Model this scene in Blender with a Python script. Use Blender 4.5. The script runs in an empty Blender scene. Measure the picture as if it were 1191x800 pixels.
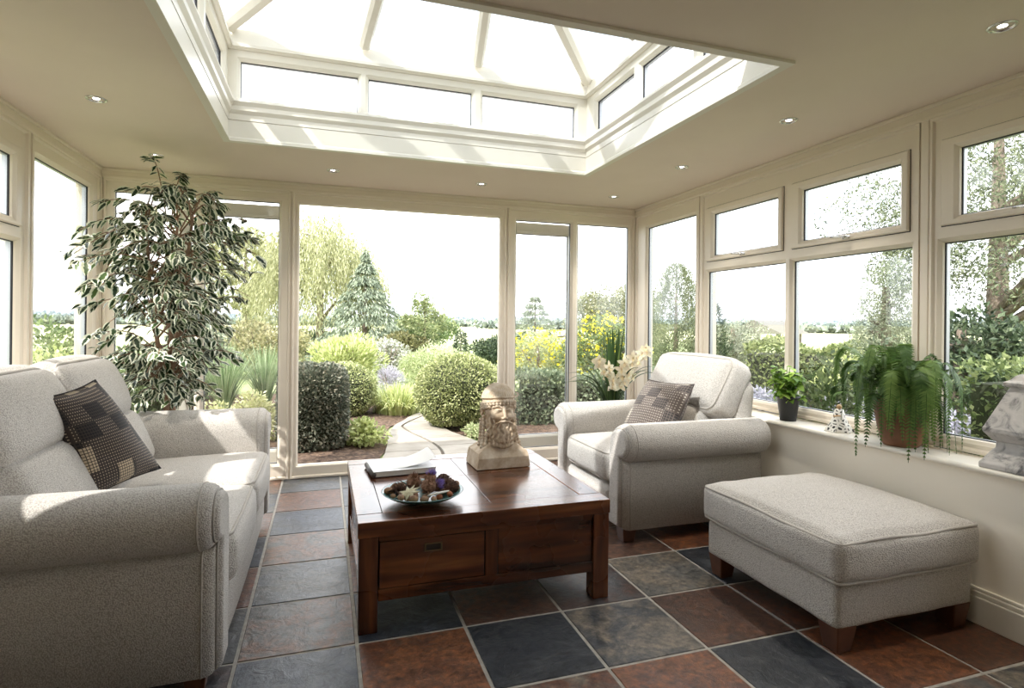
import bpy, math, random
import numpy as np
from mathutils import Vector, Matrix, Quaternion
from mathutils import noise as mnoise
PI = math.pi
sc = bpy.context.scene
C = sc.collection
R = random.Random(7)
NR = np.random.RandomState(11)

# ------------------------------------------------------------------ materials
def new_mat(name):
    m = bpy.data.materials.new(name); m.use_nodes = True
    nt = m.node_tree; nt.nodes.clear()
    out = nt.nodes.new('ShaderNodeOutputMaterial')
    return m, nt, out
def N(nt, t, **kw):
    n = nt.nodes.new(t)
    for k, v in kw.items():
        if k in n.inputs: n.inputs[k].default_value = v
        else: setattr(n, k, v)
    return n
def L(nt, a, ao, b, bi): nt.links.new(a.outputs[ao], b.inputs[bi])
def ramp(nt, stops, interp='LINEAR'):
    r = nt.nodes.new('ShaderNodeValToRGB'); r.color_ramp.interpolation = interp
    e = r.color_ramp.elements
    while len(e) < len(stops): e.new(.5)
    for el, (p, c) in zip(e, stops):
        el.position = p; el.color = (c[0], c[1], c[2], 1)
    return r
def principled(nt, out, col, rough, **kw):
    b = nt.nodes.new('ShaderNodeBsdfPrincipled')
    b.inputs['Base Color'].default_value = (*col, 1); b.inputs['Roughness'].default_value = rough
    for k, v in kw.items(): b.inputs[k].default_value = v
    L(nt, b, 0, out, 0)
    return b
def noise_mat(name, c1, c2, rough=.6, scale=8, bump=.0, bscale=None, detail=4, lo=.35, hi=.65, coord='Object', dist=.01, **kw):
    m, nt, out = new_mat(name)
    b = principled(nt, out, c1, rough, **kw)
    tc = N(nt, 'ShaderNodeTexCoord')
    n = N(nt, 'ShaderNodeTexNoise', Scale=scale, Detail=detail); L(nt, tc, coord, n, 'Vector')
    r = ramp(nt, [(lo, c1), (hi, c2)]); L(nt, n, 'Fac', r, 'Fac'); L(nt, r, 'Color', b, 'Base Color')
    if bump:
        n2 = N(nt, 'ShaderNodeTexNoise', Scale=bscale or scale * 4, Detail=5); L(nt, tc, coord, n2, 'Vector')
        bp = N(nt, 'ShaderNodeBump', Strength=bump, Distance=dist); L(nt, n2, 'Fac', bp, 'Height'); L(nt, bp, 0, b, 'Normal')
    return m
def plain(name, col, rough=.5, **kw):
    m, nt, out = new_mat(name); principled(nt, out, col, rough, **kw); return m

M = {}
M['ceiling'] = noise_mat('ceiling_paint', (.78, .68, .575), (.76, .66, .555), .9, 3, bump=.15, bscale=220, dist=.002)
M['wall'] = noise_mat('wall_paint', (.86, .80, .69), (.84, .78, .67), .85, 2, bump=.1, bscale=200, dist=.002)
M['frame'] = noise_mat('cream_frame', (.80, .72, .61), (.78, .70, .59), .38, 1.5, bump=.04, bscale=60, dist=.0008)
M['lantern'] = noise_mat('lantern_cream', (.78, .74, .65), (.76, .72, .63), .33, 1.5)
M['sill'] = plain('sill_cream', (.78, .74, .65), .28)
M['gasket'] = plain('black_gasket', (.015, .015, .018), .5)
M['spacer'] = plain('glass_spacer', (.45, .47, .50), .35, Metallic=.4)
M['chrome'] = plain('chrome', (.75, .75, .76), .15, Metallic=1.0)
M['black'] = plain('dark_void', (.01, .01, .01), .6)

def glass_mat(name='window_glass', tint=(.975, .975, .972)):
    m, nt, out = new_mat(name)
    t = N(nt, 'ShaderNodeBsdfTransparent'); t.inputs[0].default_value = (*tint, 1)
    g = N(nt, 'ShaderNodeBsdfGlossy', Roughness=.0)
    lw = N(nt, 'ShaderNodeLayerWeight', Blend=.5)
    pw = N(nt, 'ShaderNodeMath', operation='POWER'); L(nt, lw, 'Facing', pw, 0); pw.inputs[1].default_value = 5
    f = N(nt, 'ShaderNodeMath', operation='MULTIPLY_ADD'); L(nt, pw, 0, f, 0); f.inputs[1].default_value = .95; f.inputs[2].default_value = .04
    mx = N(nt, 'ShaderNodeMixShader')
    L(nt, f, 0, mx, 'Fac'); L(nt, t, 0, mx, 1); L(nt, g, 0, mx, 2); L(nt, mx, 0, out, 0)
    return m
M['glass'] = glass_mat()
M['roofglass'] = glass_mat('solar_roof_glass', (.47, .50, .52))

def fabric_mat(name, c1, c2):
    m, nt, out = new_mat(name)
    b = principled(nt, out, c1, .92); b.inputs['Sheen Weight'].default_value = .25; b.inputs['Sheen Roughness'].default_value = .5
    tc = N(nt, 'ShaderNodeTexCoord')
    # crossed weave: fine irregular basket of yarns
    mp = N(nt, 'ShaderNodeMapping'); mp.inputs['Scale'].default_value = (1, 1, 1); L(nt, tc, 'Object', mp, 'Vector')
    v = N(nt, 'ShaderNodeTexVoronoi', Scale=235.0); L(nt, mp, 0, v, 'Vector')
    n = N(nt, 'ShaderNodeTexNoise', Scale=60.0, Detail=3); L(nt, tc, 'Object', n, 'Vector')
    r = ramp(nt, [(.15, c1), (.75, c2)]); L(nt, v, 'Distance', r, 'Fac')
    n3 = N(nt, 'ShaderNodeTexNoise', Scale=3.0, Detail=2); L(nt, tc, 'Object', n3, 'Vector')
    hs = N(nt, 'ShaderNodeHueSaturation'); L(nt, r, 'Color', hs, 'Color')
    mr = N(nt, 'ShaderNodeMapRange'); mr.inputs['To Min'].default_value = .93; mr.inputs['To Max'].default_value = 1.06
    L(nt, n3, 'Fac', mr, 'Value'); L(nt, mr, 0, hs, 'Value'); L(nt, hs, 'Color', b, 'Base Color')
    ad = N(nt, 'ShaderNodeMath', operation='ADD'); L(nt, v, 'Distance', ad, 0); L(nt, n, 'Fac', ad, 1)
    bp = N(nt, 'ShaderNodeBump', Strength=.8, Distance=.003); bp.invert = True
    L(nt, ad, 0, bp, 'Height'); L(nt, bp, 0, b, 'Normal')
    return m
M['fabric'] = fabric_mat('oatmeal_weave', (.70, .665, .62), (.40, .37, .335))
M['piping'] = noise_mat('shaded_piping', (.52, .485, .44), (.38, .35, .315), .9, 300, bump=.4, bscale=400, dist=.001)  # fabric tones darkened for the shadow that lies along the piping
M['footwood'] = noise_mat('dark_foot_wood', (.075, .026, .013), (.12, .045, .020), .35, 12)

def wood_mat(name='dark_walnut', axis=0, c=((.022, .006, .003), (.105, .031, .011), (.25, .090, .030))):
    m, nt, out = new_mat(name)
    b = principled(nt, out, c[1], .24); b.inputs['Coat Weight'].default_value = .35; b.inputs['Coat Roughness'].default_value = .14
    tc = N(nt, 'ShaderNodeTexCoord'); mp = N(nt, 'ShaderNodeMapping')
    s = [16, 16, 16]; s[axis] = 1.5; mp.inputs['Scale'].default_value = s
    L(nt, tc, 'Object', mp, 'Vector')
    n = N(nt, 'ShaderNodeTexNoise', Scale=1.0, Detail=3, Roughness=.5, Distortion=.25); L(nt, mp, 0, n, 'Vector')
    r = ramp(nt, [(.3, c[0]), (.5, c[1]), (.72, c[2])]); L(nt, n, 'Fac', r, 'Fac')
    s2 = [70, 70, 70]; s2[axis] = 4
    mp2 = N(nt, 'ShaderNodeMapping'); mp2.inputs['Scale'].default_value = s2; L(nt, tc, 'Object', mp2, 'Vector')
    n2 = N(nt, 'ShaderNodeTexNoise', Scale=1.0, Detail=4); L(nt, mp2, 0, n2, 'Vector')
    r2 = ramp(nt, [(.35, (.72, .72, .72)), (.6, (1, 1, 1))]); L(nt, n2, 'Fac', r2, 'Fac')
    mx = N(nt, 'ShaderNodeMix'); mx.data_type = 'RGBA'; mx.blend_type = 'MULTIPLY'; mx.inputs[0].default_value = 1
    nt.links.new(r.outputs[0], mx.inputs[6]); nt.links.new(r2.outputs[0], mx.inputs[7]); nt.links.new(mx.outputs[2], b.inputs['Base Color'])
    n3 = N(nt, 'ShaderNodeTexNoise', Scale=3.0, Detail=3); L(nt, tc, 'Object', n3, 'Vector')
    mr = N(nt, 'ShaderNodeMapRange'); mr.inputs['To Min'].default_value = .17; mr.inputs['To Max'].default_value = .36; L(nt, n3, 'Fac', mr, 'Value'); L(nt, mr, 0, b, 'Roughness')
    bp = N(nt, 'ShaderNodeBump', Strength=.12, Distance=.0012); L(nt, n2, 'Fac', bp, 'Height'); L(nt, bp, 0, b, 'Normal')
    return m
M['woodx'] = wood_mat('walnut_along', 0)
M['woody'] = wood_mat('walnut_across', 1)
M['woodz'] = wood_mat('walnut_upright', 2)

def slate_mat():
    m, nt, out = new_mat('slate_tile')
    b = principled(nt, out, (.1, .1, .1), .34); b.inputs['Specular IOR Level'].default_value = .62
    tc = N(nt, 'ShaderNodeTexCoord')
    at = N(nt, 'ShaderNodeAttribute'); at.attribute_name = 'tilecol'
    at2 = N(nt, 'ShaderNodeAttribute'); at2.attribute_name = 'tilealt'
    n = N(nt, 'ShaderNodeTexNoise', Scale=5.0, Detail=8, Roughness=.62, Distortion=.9); L(nt, tc, 'Object', n, 'Vector')
    r = ramp(nt, [(.42, (0, 0, 0)), (.60, (1, 1, 1))]); L(nt, n, 'Fac', r, 'Fac')
    mx = N(nt, 'ShaderNodeMix'); mx.data_type = 'RGBA'
    nt.links.new(r.outputs[0], mx.inputs[0]); nt.links.new(at.outputs['Color'], mx.inputs[6]); nt.links.new(at2.outputs['Color'], mx.inputs[7])
    n2 = N(nt, 'ShaderNodeTexNoise', Scale=34.0, Detail=7, Roughness=.7); L(nt, tc, 'Object', n2, 'Vector')
    r2 = ramp(nt, [(.34, (.30, .30, .30)), (.52, (1, 1, 1)), (.68, (1.9, 1.7, 1.45))]); L(nt, n2, 'Fac', r2, 'Fac')
    m2 = N(nt, 'ShaderNodeMix'); m2.data_type = 'RGBA'; m2.blend_type = 'MULTIPLY'; m2.inputs[0].default_value = .9
    nt.links.new(mx.outputs[2], m2.inputs[6]); nt.links.new(r2.outputs[0], m2.inputs[7]); nt.links.new(m2.outputs[2], b.inputs['Base Color'])
    n3 = N(nt, 'ShaderNodeTexNoise', Scale=11.0, Detail=10, Roughness=.66, Distortion=.7); L(nt, tc, 'Object', n3, 'Vector')
    bp = N(nt, 'ShaderNodeBump', Strength=.5, Distance=.014); L(nt, n3, 'Fac', bp, 'Height'); L(nt, bp, 0, b, 'Normal')
    mr = N(nt, 'ShaderNodeMapRange'); mr.inputs['To Min'].default_value = .24; mr.inputs['To Max'].default_value = .5; L(nt, n2, 'Fac', mr, 'Value'); L(nt, mr, 0, b, 'Roughness')
    return m
M['slate'] = slate_mat()
M['grout'] = noise_mat('grout', (.40, .375, .33), (.30, .275, .24), .8, 30)

def leaf_mat(name, cols, trans=.35, rough=.45, noise=0):
    """cols: ramp over the per-leaf random attribute"""
    m, nt, out = new_mat(name)
    at = N(nt, 'ShaderNodeAttribute'); at.attribute_name = 'leafrand'
    r = ramp(nt, [(i / max(1, len(cols) - 1), c) for i, c in enumerate(cols)]); L(nt, at, 'Fac', r, 'Fac')
    b = nt.nodes.new('ShaderNodeBsdfPrincipled'); b.inputs['Roughness'].default_value = rough; L(nt, r, 'Color', b, 'Base Color')
    b.inputs['Specular IOR Level'].default_value = .35
    t = N(nt, 'ShaderNodeBsdfTranslucent'); L(nt, r, 'Color', t, 'Color')
    mx = N(nt, 'ShaderNodeMixShader', Fac=trans); L(nt, b, 0, mx, 1); L(nt, t, 0, mx, 2); L(nt, mx, 0, out, 0)
    return m

# ------------------------------------------------------------------ object helpers
def tag(o, label=None, cat=None, group=None, kind=None):
    if label: o['label'] = label
    if cat: o['category'] = cat
    if group: o['group'] = group
    if kind: o['kind'] = kind
    return o
def empty(name, loc=(0, 0, 0), rz=0, label=None, cat=None, group=None, kind=None):
    o = bpy.data.objects.new(name, None); C.objects.link(o); o.location = loc; o.rotation_euler = (0, 0, rz); o.empty_display_size = .1
    return tag(o, label, cat, group, kind)
def copy_tree(o, parent=None):
    c = o.copy(); C.objects.link(c); c.parent = parent
    for ch in list(o.children): copy_tree(ch, c)
    return c

class MB:
    def __init__(s): s.v = []; s.f = []; s.sm = []; s.mi = []; s.cur = 0
    def add(s, vs, fs, smooth=False):
        b = len(s.v); s.v.extend([tuple(map(float, v)) for v in vs]); s.f.extend([tuple(int(i) + b for i in f) for f in fs]); s.sm.extend([smooth] * len(fs)); s.mi.extend([s.cur] * len(fs)); return s
    def box(s, x0, x1, y0, y1, z0, z1, M4=None):
        vs = [(x, y, z) for x in (x0, x1) for y in (y0, y1) for z in (z0, z1)]
        if M4 is not None: vs = [tuple(M4 @ Vector(v)) for v in vs]
        return s.add(vs, [(0, 1, 3, 2), (4, 6, 7, 5), (0, 4, 5, 1), (2, 3, 7, 6), (0, 2, 6, 4), (1, 5, 7, 3)])
    def frustum(s, c0, h0, c1, h1):
        vs = [(c0[0] + sx * h0[0], c0[1] + sy * h0[1], c0[2]) for sx, sy in ((-1, -1), (1, -1), (1, 1), (-1, 1))] + [(c1[0] + sx * h1[0], c1[1] + sy * h1[1], c1[2]) for sx, sy in ((-1, -1), (1, -1), (1, 1), (-1, 1))]
        return s.add(vs, [(3, 2, 1, 0), (4, 5, 6, 7), (0, 1, 5, 4), (1, 2, 6, 5), (2, 3, 7, 6), (3, 0, 4, 7)])
    def lathe(s, prof, cx=0, cy=0, n=32, smooth=True):
        vs = []; m = len(prof)
        for r, z in prof:
            for k in range(n):
                a = 2 * PI * k / n; vs.append((cx + r * math.cos(a), cy + r * math.sin(a), z))
        fs = [(i * n + k, i * n + (k + 1) % n, (i + 1) * n + (k + 1) % n, (i + 1) * n + k) for i in range(m - 1) for k in range(n)]
        return s.add(vs, fs, smooth)
    def tube(s, pts, rad, n=8, closed=False, cap=True, smooth=True):
        P = [Vector(p) for p in pts]; m = len(P)
        rr = rad if hasattr(rad, '__len__') else [rad] * m
        vs = []; up = None
        for i in range(m):
            if closed: t = P[(i + 1) % m] - P[i - 1]
            else: t = P[min(i + 1, m - 1)] - P[max(i - 1, 0)]
            if t.length < 1e-9: t = Vector((0, 0, 1))
            t.normalize()
            if up is None: up = Vector((0, 0, 1)) if abs(t.z) < .9 else Vector((1, 0, 0))
            a = t.cross(up)
            if a.length < 1e-6: a = t.cross(Vector((0, 1, .3)))
            a.normalize(); bq = a.cross(t).normalized(); up = bq
            for k in range(n):
                an = 2 * PI * k / n; vs.append(P[i] + (a * math.cos(an) + bq * math.sin(an)) * rr[i])
        fs = []
        for i in range(m if closed else m - 1):
            j = (i + 1) % m
            for k in range(n): fs.append((i * n + k, i * n + (k + 1) % n, j * n + (k + 1) % n, j * n + k))
        if cap and not closed:
            fs.append(tuple(range(n - 1, -1, -1))); fs.append(tuple((m - 1) * n + k for k in range(n)))
        return s.add(vs, fs, smooth)
    def ball(s, c, r, n=12, m=8, sq=(1, 1, 1), M3=None, jit=0):
        vs = []
        for i in range(m + 1):
            th = PI * i / m
            for k in range(n):
                a = 2 * PI * k / n; q = 1 + (R.uniform(-jit, jit) if jit else 0)
                p = Vector((math.sin(th) * math.cos(a) * sq[0], math.sin(th) * math.sin(a) * sq[1], math.cos(th) * sq[2])) * r * q
                if M3 is not None: p = M3 @ p
                vs.append((p[0] + c[0], p[1] + c[1], p[2] + c[2]))
        fs = [(i * n + k, (i + 1) * n + k, (i + 1) * n + (k + 1) % n, i * n + (k + 1) % n) for i in range(m) for k in range(n)]
        return s.add(vs, fs, True)
    def build(s, name, mat, parent=None, bevel=0, seg=2, loc=None, sub=0, autosm=True):
        me = bpy.data.meshes.new(name); me.from_pydata(s.v, [], s.f)
        for m in (mat if isinstance(mat, (list, tuple)) else [mat]): me.materials.append(m)
        me.polygons.foreach_set('use_smooth', s.sm); me.polygons.foreach_set('material_index', s.mi); me.update()
        o = bpy.data.objects.new(name, me); C.objects.link(o)
        if parent is not None: o.parent = parent
        if loc is not None: o.location = loc
        if bevel:
            md = o.modifiers.new('b', 'BEVEL'); md.width = bevel; md.segments = seg; md.limit_method = 'ANGLE'; md.angle_limit = .6
            md.harden_normals = False
        if sub:
            md = o.modifiers.new('s', 'SUBSURF'); md.levels = sub; md.render_levels = sub
        return o
def np_mesh(name, V, F, mat, parent=None, smooth=True, attrs=None, uv=None):
    """V (n,3) float, F (m,k) int with constant k; attrs: dict name->(n,) per-vertex floats; uv (n,2) per-vertex"""
    V = np.asarray(V, np.float32); F = np.asarray(F, np.int32); k = F.shape[1]
    me = bpy.data.meshes.new(name)
    me.vertices.add(len(V)); me.vertices.foreach_set('co', V.ravel())
    me.loops.add(F.size); me.loops.foreach_set('vertex_index', F.ravel())
    me.polygons.add(len(F)); me.polygons.foreach_set('loop_start', np.arange(0, F.size, k, dtype=np.int32))
    me.polygons.foreach_set('use_smooth', np.full(len(F), smooth))
    me.update(calc_edges=True)
    for nme, a in (attrs or {}).items():
        at = me.attributes.new(nme, 'FLOAT', 'POINT'); at.data.foreach_set('value', np.asarray(a, np.float32))
    if uv is not None:
        ul = me.uv_layers.new(name='UVMap'); ul.data.foreach_set('uv', np.asarray(uv, np.float32)[F.ravel()].ravel())
    me.materials.append(mat); me.validate(clean_customdata=False)
    o = bpy.data.objects.new(name, me); C.objects.link(o)
    if parent is not None: o.parent = parent
    return o
def struct(o, label=None): o['kind'] = 'structure'; return o

def rect_loop(hx, hy, r, n=6, z=0):
    pts = []
    for (sx, sy, a0) in ((1, 1, 0), (-1, 1, PI / 2), (-1, -1, PI), (1, -1, 1.5 * PI)):
        for i in range(n + 1):
            a = a0 + PI / 2 * i / n; pts.append((sx * (hx - r) + r * math.cos(a), sy * (hy - r) + r * math.sin(a), z))
    return pts
def cushion(lx, ly, lz, r=.04, top=.03, bot=0., side=.008, n=26, wr=.0, seed=0, rc=None):
    """rounded box with crowned faces centred at the origin -> (V, F)"""
    h = np.array([lx / 2, ly / 2, lz / 2]); r = min(r, lz / 2 * .98)
    ns = [max(6, int(n * x)) for x in (h / h.max())]; ns = [min(n, max(8, q)) for q in ns]
    idx = {}; V = []; F = []
    def axis(k):
        t = np.linspace(-1, 1, ns[k] + 1); return np.sign(t) * np.abs(t) ** .8
    ax = [axis(k) for k in range(3)]
    def vid(i, j, k):
        key = (i, j, k)
        if key not in idx: idx[key] = len(V); V.append((ax[0][i], ax[1][j], ax[2][k]))
        return idx[key]
    nx, ny, nz = ns
    for i in range(nx):
        for j in range(ny):
            F.append((vid(i, j, 0), vid(i, j + 1, 0), vid(i + 1, j + 1, 0), vid(i + 1, j, 0)))
            F.append((vid(i, j, nz), vid(i + 1, j, nz), vid(i + 1, j + 1, nz), vid(i, j + 1, nz)))
    for i in range(nx):
        for k in range(nz):
            F.append((vid(i, 0, k), vid(i + 1, 0, k), vid(i + 1, 0, k + 1), vid(i, 0, k + 1)))
            F.append((vid(i, ny, k), vid(i, ny, k + 1), vid(i + 1, ny, k + 1), vid(i + 1, ny, k)))
    for j in range(ny):
        for k in range(nz):
            F.append((vid(0, j, k), vid(0, j, k + 1), vid(0, j + 1, k + 1), vid(0, j + 1, k)))
            F.append((vid(nx, j, k), vid(nx, j + 1, k), vid(nx, j + 1, k + 1), vid(nx, j, k + 1)))
    P = np.array(V); u = P.copy(); rc = rc or r
    rr = np.array([r, r, r])
    Q = np.clip(P * h, -(h - rr), h - rr); D = P * h - Q; ln = np.linalg.norm(D, axis=1, keepdims=True); ln[ln == 0] = 1
    V = Q + D / ln * np.minimum(r, 1e9)
    fx = np.clip(1 - u[:, 0] ** 2, 0, 1) ** .6; fy = np.clip(1 - u[:, 1] ** 2, 0, 1) ** .6; fz = np.clip(1 - u[:, 2] ** 2, 0, 1) ** .5
    V[:, 2] += np.where(u[:, 2] > 0, top, -bot) * fx * fy * np.abs(u[:, 2])
    V[:, 0] += np.sign(u[:, 0]) * side * fz * fy * np.abs(u[:, 0]) ** 4
    V[:, 1] += np.sign(u[:, 1]) * side * fz * fx * np.abs(u[:, 1]) ** 4
    if wr:
        for i in range(len(V)):
            p = V[i]; V[i, 2] += wr * mnoise.noise(Vector((p[0] * 5 + seed, p[1] * 5, p[2] * 5))) + wr * .5 * mnoise.noise(Vector((p[0] * 13 + seed, p[1] * 13, 3)))
    return V, np.array(F)

# ------------------------------------------------------------------ camera
cam_d = bpy.data.cameras.new('camera'); cam = bpy.data.objects.new('camera', cam_d); C.objects.link(cam); sc.camera = cam
cam_d.sensor_width = 36; cam_d.lens = 666 / 1191 * 36; cam_d.shift_y = -(400 - 374.2) / 1191; cam_d.clip_start = .05; cam_d.clip_end = 3000
YAW, ROLL = math.radians(18.15), math.radians(-.55)
cam.location = (0, 0, 1.25)
fw = Vector((math.sin(YAW), math.cos(YAW), 0)); rt = Vector((math.cos(YAW), -math.sin(YAW), 0)); up = Vector((0, 0, 1))
c_, s_ = math.cos(ROLL), math.sin(ROLL)
rt2 = rt * c_ - up * s_; up2 = rt * s_ + up * c_
cam.rotation_euler = Matrix((rt2, up2, -fw)).transposed().to_euler()

# ------------------------------------------------------------------ room shell
XL, XR, YB, ZC = -1.53, 2.80, 4.80, 2.322
YN = -1.3                                        # how far the room runs back past the camera
SX0, SX1, SY0, SY1 = -.56, 1.79, 1.88, 3.77      # rooflight opening
def quad_obj(name, boxes, mat, bevel=0):
    b = MB()
    for q in boxes: b.box(*q)
    return struct(b.build(name, mat, bevel=bevel))
quad_obj('ceiling', [(XL - .25, SX0, YN, YB + .25, ZC, ZC + .14), (SX1, XR + .25, YN, YB + .25, ZC, ZC + .14), (SX0, SX1, YN, SY0, ZC, ZC + .14), (SX0, SX1, SY1, YB + .25, ZC, ZC + .14)], M['ceiling'])

# floor: one slab of grout with a raised face per slate tile
T, GX, GY = .4285, -.297, 2.287
ORG, ORG2 = (.195, .075, .032), (.11, .05, .03)
RUST, RUST2 = (.115, .045, .024), (.06, .032, .024)
BRN, BRN2 = (.16, .085, .055), (.10, .065, .055)
DRK, DRK2 = (.022, .026, .034), (.042, .047, .055)
BLU, BLU2 = (.045, .056, .078), (.085, .095, .11)
GRY, GRY2 = (.10, .098, .092), (.175, .15, .12)
TC = {(0, 0): (BLU, BLU2), (0, -1): (BRN, GRY), (0, -2): (GRY, BLU2), (0, -3): (BRN, GRY), (0, -4): (BLU, DRK), (0, -5): (BRN, ORG2), (0, -6): (GRY, BLU2), (0, 1): (DRK, BLU),
      (-1, 0): (RUST2, DRK), (-1, -1): (GRY, DRK2), (-1, -2): (RUST, ORG2), (-1, -3): (BLU, DRK), (-1, -4): (BRN, RUST), (-1, -5): (BLU, GRY), (-1, -6): (BRN, GRY),
      (1, 0): (ORG, RUST), (1, -1): (DRK, BLU), (1, -4): (GRY, BLU), (1, -5): (BLU, BLU2), (1, -6): (BLU2, GRY), (1, 1): (RUST, GRY),
      (2, 0): (DRK, DRK2), (2, -1): (RUST2, RUST), (2, 1): (RUST, GRY2), (3, 0): (DRK2, GRY2), (3, -1): (RUST2, DRK2), (3, 1): (ORG, RUST), (3, -2): (GRY, BRN),
      (4, 0): (RUST2, ORG2), (4, -1): (GRY, GRY2), (4, 1): (DRK, DRK2), (4, -2): (RUST2, BRN), (5, -1): (DRK, DRK2), (5, 0): (RUST, RUST2), (5, 1): (ORG, RUST), (5, -2): (RUST, ORG),
      (6, 1): (ORG2, RUST), (6, 0): (RUST, RUST2), (6, 2): (DRK2, GRY2), (5, 2): (GRY, BRN), (4, 2): (RUST, BRN), (6, -1): (BLU, DRK)}
pal = [(BLU, DRK), (RUST, BRN), (GRY, BLU2), (BRN, GRY), (DRK, DRK2), (RUST2, ORG2)]
fb = MB(); cols = []; alts = []
fb.cur = 1; fb.box(XL - .25, XR + .25, YN, YB + .08, -.12, -.003); cols += [(0, 0, 0)] * 8; alts += [(0, 0, 0)] * 8
fb.cur = 0
g = .0046
for k in range(-4, 9):
    for j in range(-8, 10):
        x0, x1 = GX + k * T + g, GX + (k + 1) * T - g; y1, y0 = GY - j * T - g, GY - (j + 1) * T + g
        x0, x1, y0, y1 = max(x0, XL - .2), min(x1, XR + .2), max(y0, YN + .01), min(y1, YB + .02)
        if x1 - x0 < .02 or y1 - y0 < .02: continue
        ca, cb = TC.get((k, j)) or pal[(k * 7 + j * 5 + k * j) % 6]
        e = .004
        fb.add([(x0, y0, -.006), (x1, y0, -.006), (x1, y1, -.006), (x0, y1, -.006), (x0 + e, y0 + e, 0), (x1 - e, y0 + e, 0), (x1 - e, y1 - e, 0), (x0 + e, y1 - e, 0)],
               [(4, 5, 6, 7), (0, 1, 5, 4), (1, 2, 6, 5), (2, 3, 7, 6), (3, 0, 4, 7)])
        cols += [ca] * 8; alts += [cb] * 8
fo = struct(fb.build('floor', [M['slate'], M['grout']]))
for nm, arr in (('tilecol', cols), ('tilealt', alts)):
    at = fo.data.attributes.new(nm, 'FLOAT_COLOR', 'POINT'); at.data.foreach_set('color', np.array([(*c, 1) for c in arr], np.float32).ravel())

# mappings from a wall's own (u, w outward, z)
back = lambda u, w, z: (u, YB + w, z)
rightm = lambda u, w, z: (XR + w, u, z)
leftm = lambda u, w, z: (XL - w, u, z)
def ring(b, mp, a, wa, c, wc, smooth=False):
    pa = [(a[0], a[2]), (a[1], a[2]), (a[1], a[3]), (a[0], a[3])]; pc = [(c[0], c[2]), (c[1], c[2]), (c[1], c[3]), (c[0], c[3])]
    vs = [mp(u, wa, z) for u, z in pa] + [mp(u, wc, z) for u, z in pc]
    b.add(vs, [(i, (i + 1) % 4, 4 + (i + 1) % 4, 4 + i) for i in range(4)], smooth)
def grow(r, d): return (r[0] - d, r[1] + d, r[2] - d, r[3] + d)
def plate(b, mp, outer, holes, w):
    us = sorted({outer[0], outer[1], *[h[i] for h in holes for i in (0, 1)]}); zs = sorted({outer[2], outer[3], *[h[i] for h in holes for i in (2, 3)]})
    for i in range(len(us) - 1):
        for j in range(len(zs) - 1):
            cu, cz = (us[i] + us[i + 1]) / 2, (zs[j] + zs[j + 1]) / 2
            if any(h[0] < cu < h[1] and h[2] < cz < h[3] for h in holes): continue
            b.add([mp(us[i], w, zs[j]), mp(us[i + 1], w, zs[j]), mp(us[i + 1], w, zs[j + 1]), mp(us[i], w, zs[j + 1])], [(0, 1, 2, 3)])
def glazing(root, mp, r, w0, name='pane', mat='frame'):
    """bead, gasket, spacer and a sealed double pane filling hole grow(r,.02); r is the daylight rectangle"""
    fb_ = MB(); ring(fb_, mp, grow(r, .02), w0, grow(r, .016), w0 + .004); ring(fb_, mp, grow(r, .016), w0 + .004, grow(r, .004), w0 + .014); ring(fb_, mp, grow(r, .004), w0 + .014, r, w0 + .024)
    bead = fb_.build('glazing_bead', M[mat], root)
    gb = MB(); ring(gb, mp, r, w0 + .024, grow(r, -.004), w0 + .028); ring(gb, mp, grow(r, -.004), w0 + .028, grow(r, -.004), w0 + .034); gb.build('gasket', M['gasket'], bead)
    sb = MB(); ring(sb, mp, grow(r, -.002), w0 + .034, grow(r, -.002), w0 + .058); sb.build('spacer_bar', M['spacer'], bead)
    p = MB(); a = [mp(r[0], w0 + .034, r[2]), mp(r[1], w0 + .034, r[2]), mp(r[1], w0 + .034, r[3]), mp(r[0], w0 + .034, r[3])]; c = [mp(r[0], w0 + .056, r[2]), mp(r[1], w0 + .056, r[2]), mp(r[1], w0 + .056, r[3]), mp(r[0], w0 + .056, r[3])]
    p.add(a + c, [(0, 1, 2, 3), (7, 6, 5, 4)]); p.build(name, M['glass'], root)
def handle(root, mp, u, z, w=-.018):
    h = MB()
    def tb(pts, r): h.tube([mp(*p) for p in pts], r, 8)
    h.tube([mp(u - .03, w - .004, z), mp(u + .012, w - .004, z)], .009, 8)
    tb([(u - .022, w, z), (u - .022, w - .028, z)], .009)
    tb([(u - .03, w - .026, z), (u - .01, w - .032, z + .001), (u + .03, w - .034, z + .005), (u + .075, w - .030, z + .009)][::-1], [.0045, .0055, .007, .008])
    h.build('window_handle', M['chrome'], root)
WN = [0]
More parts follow.
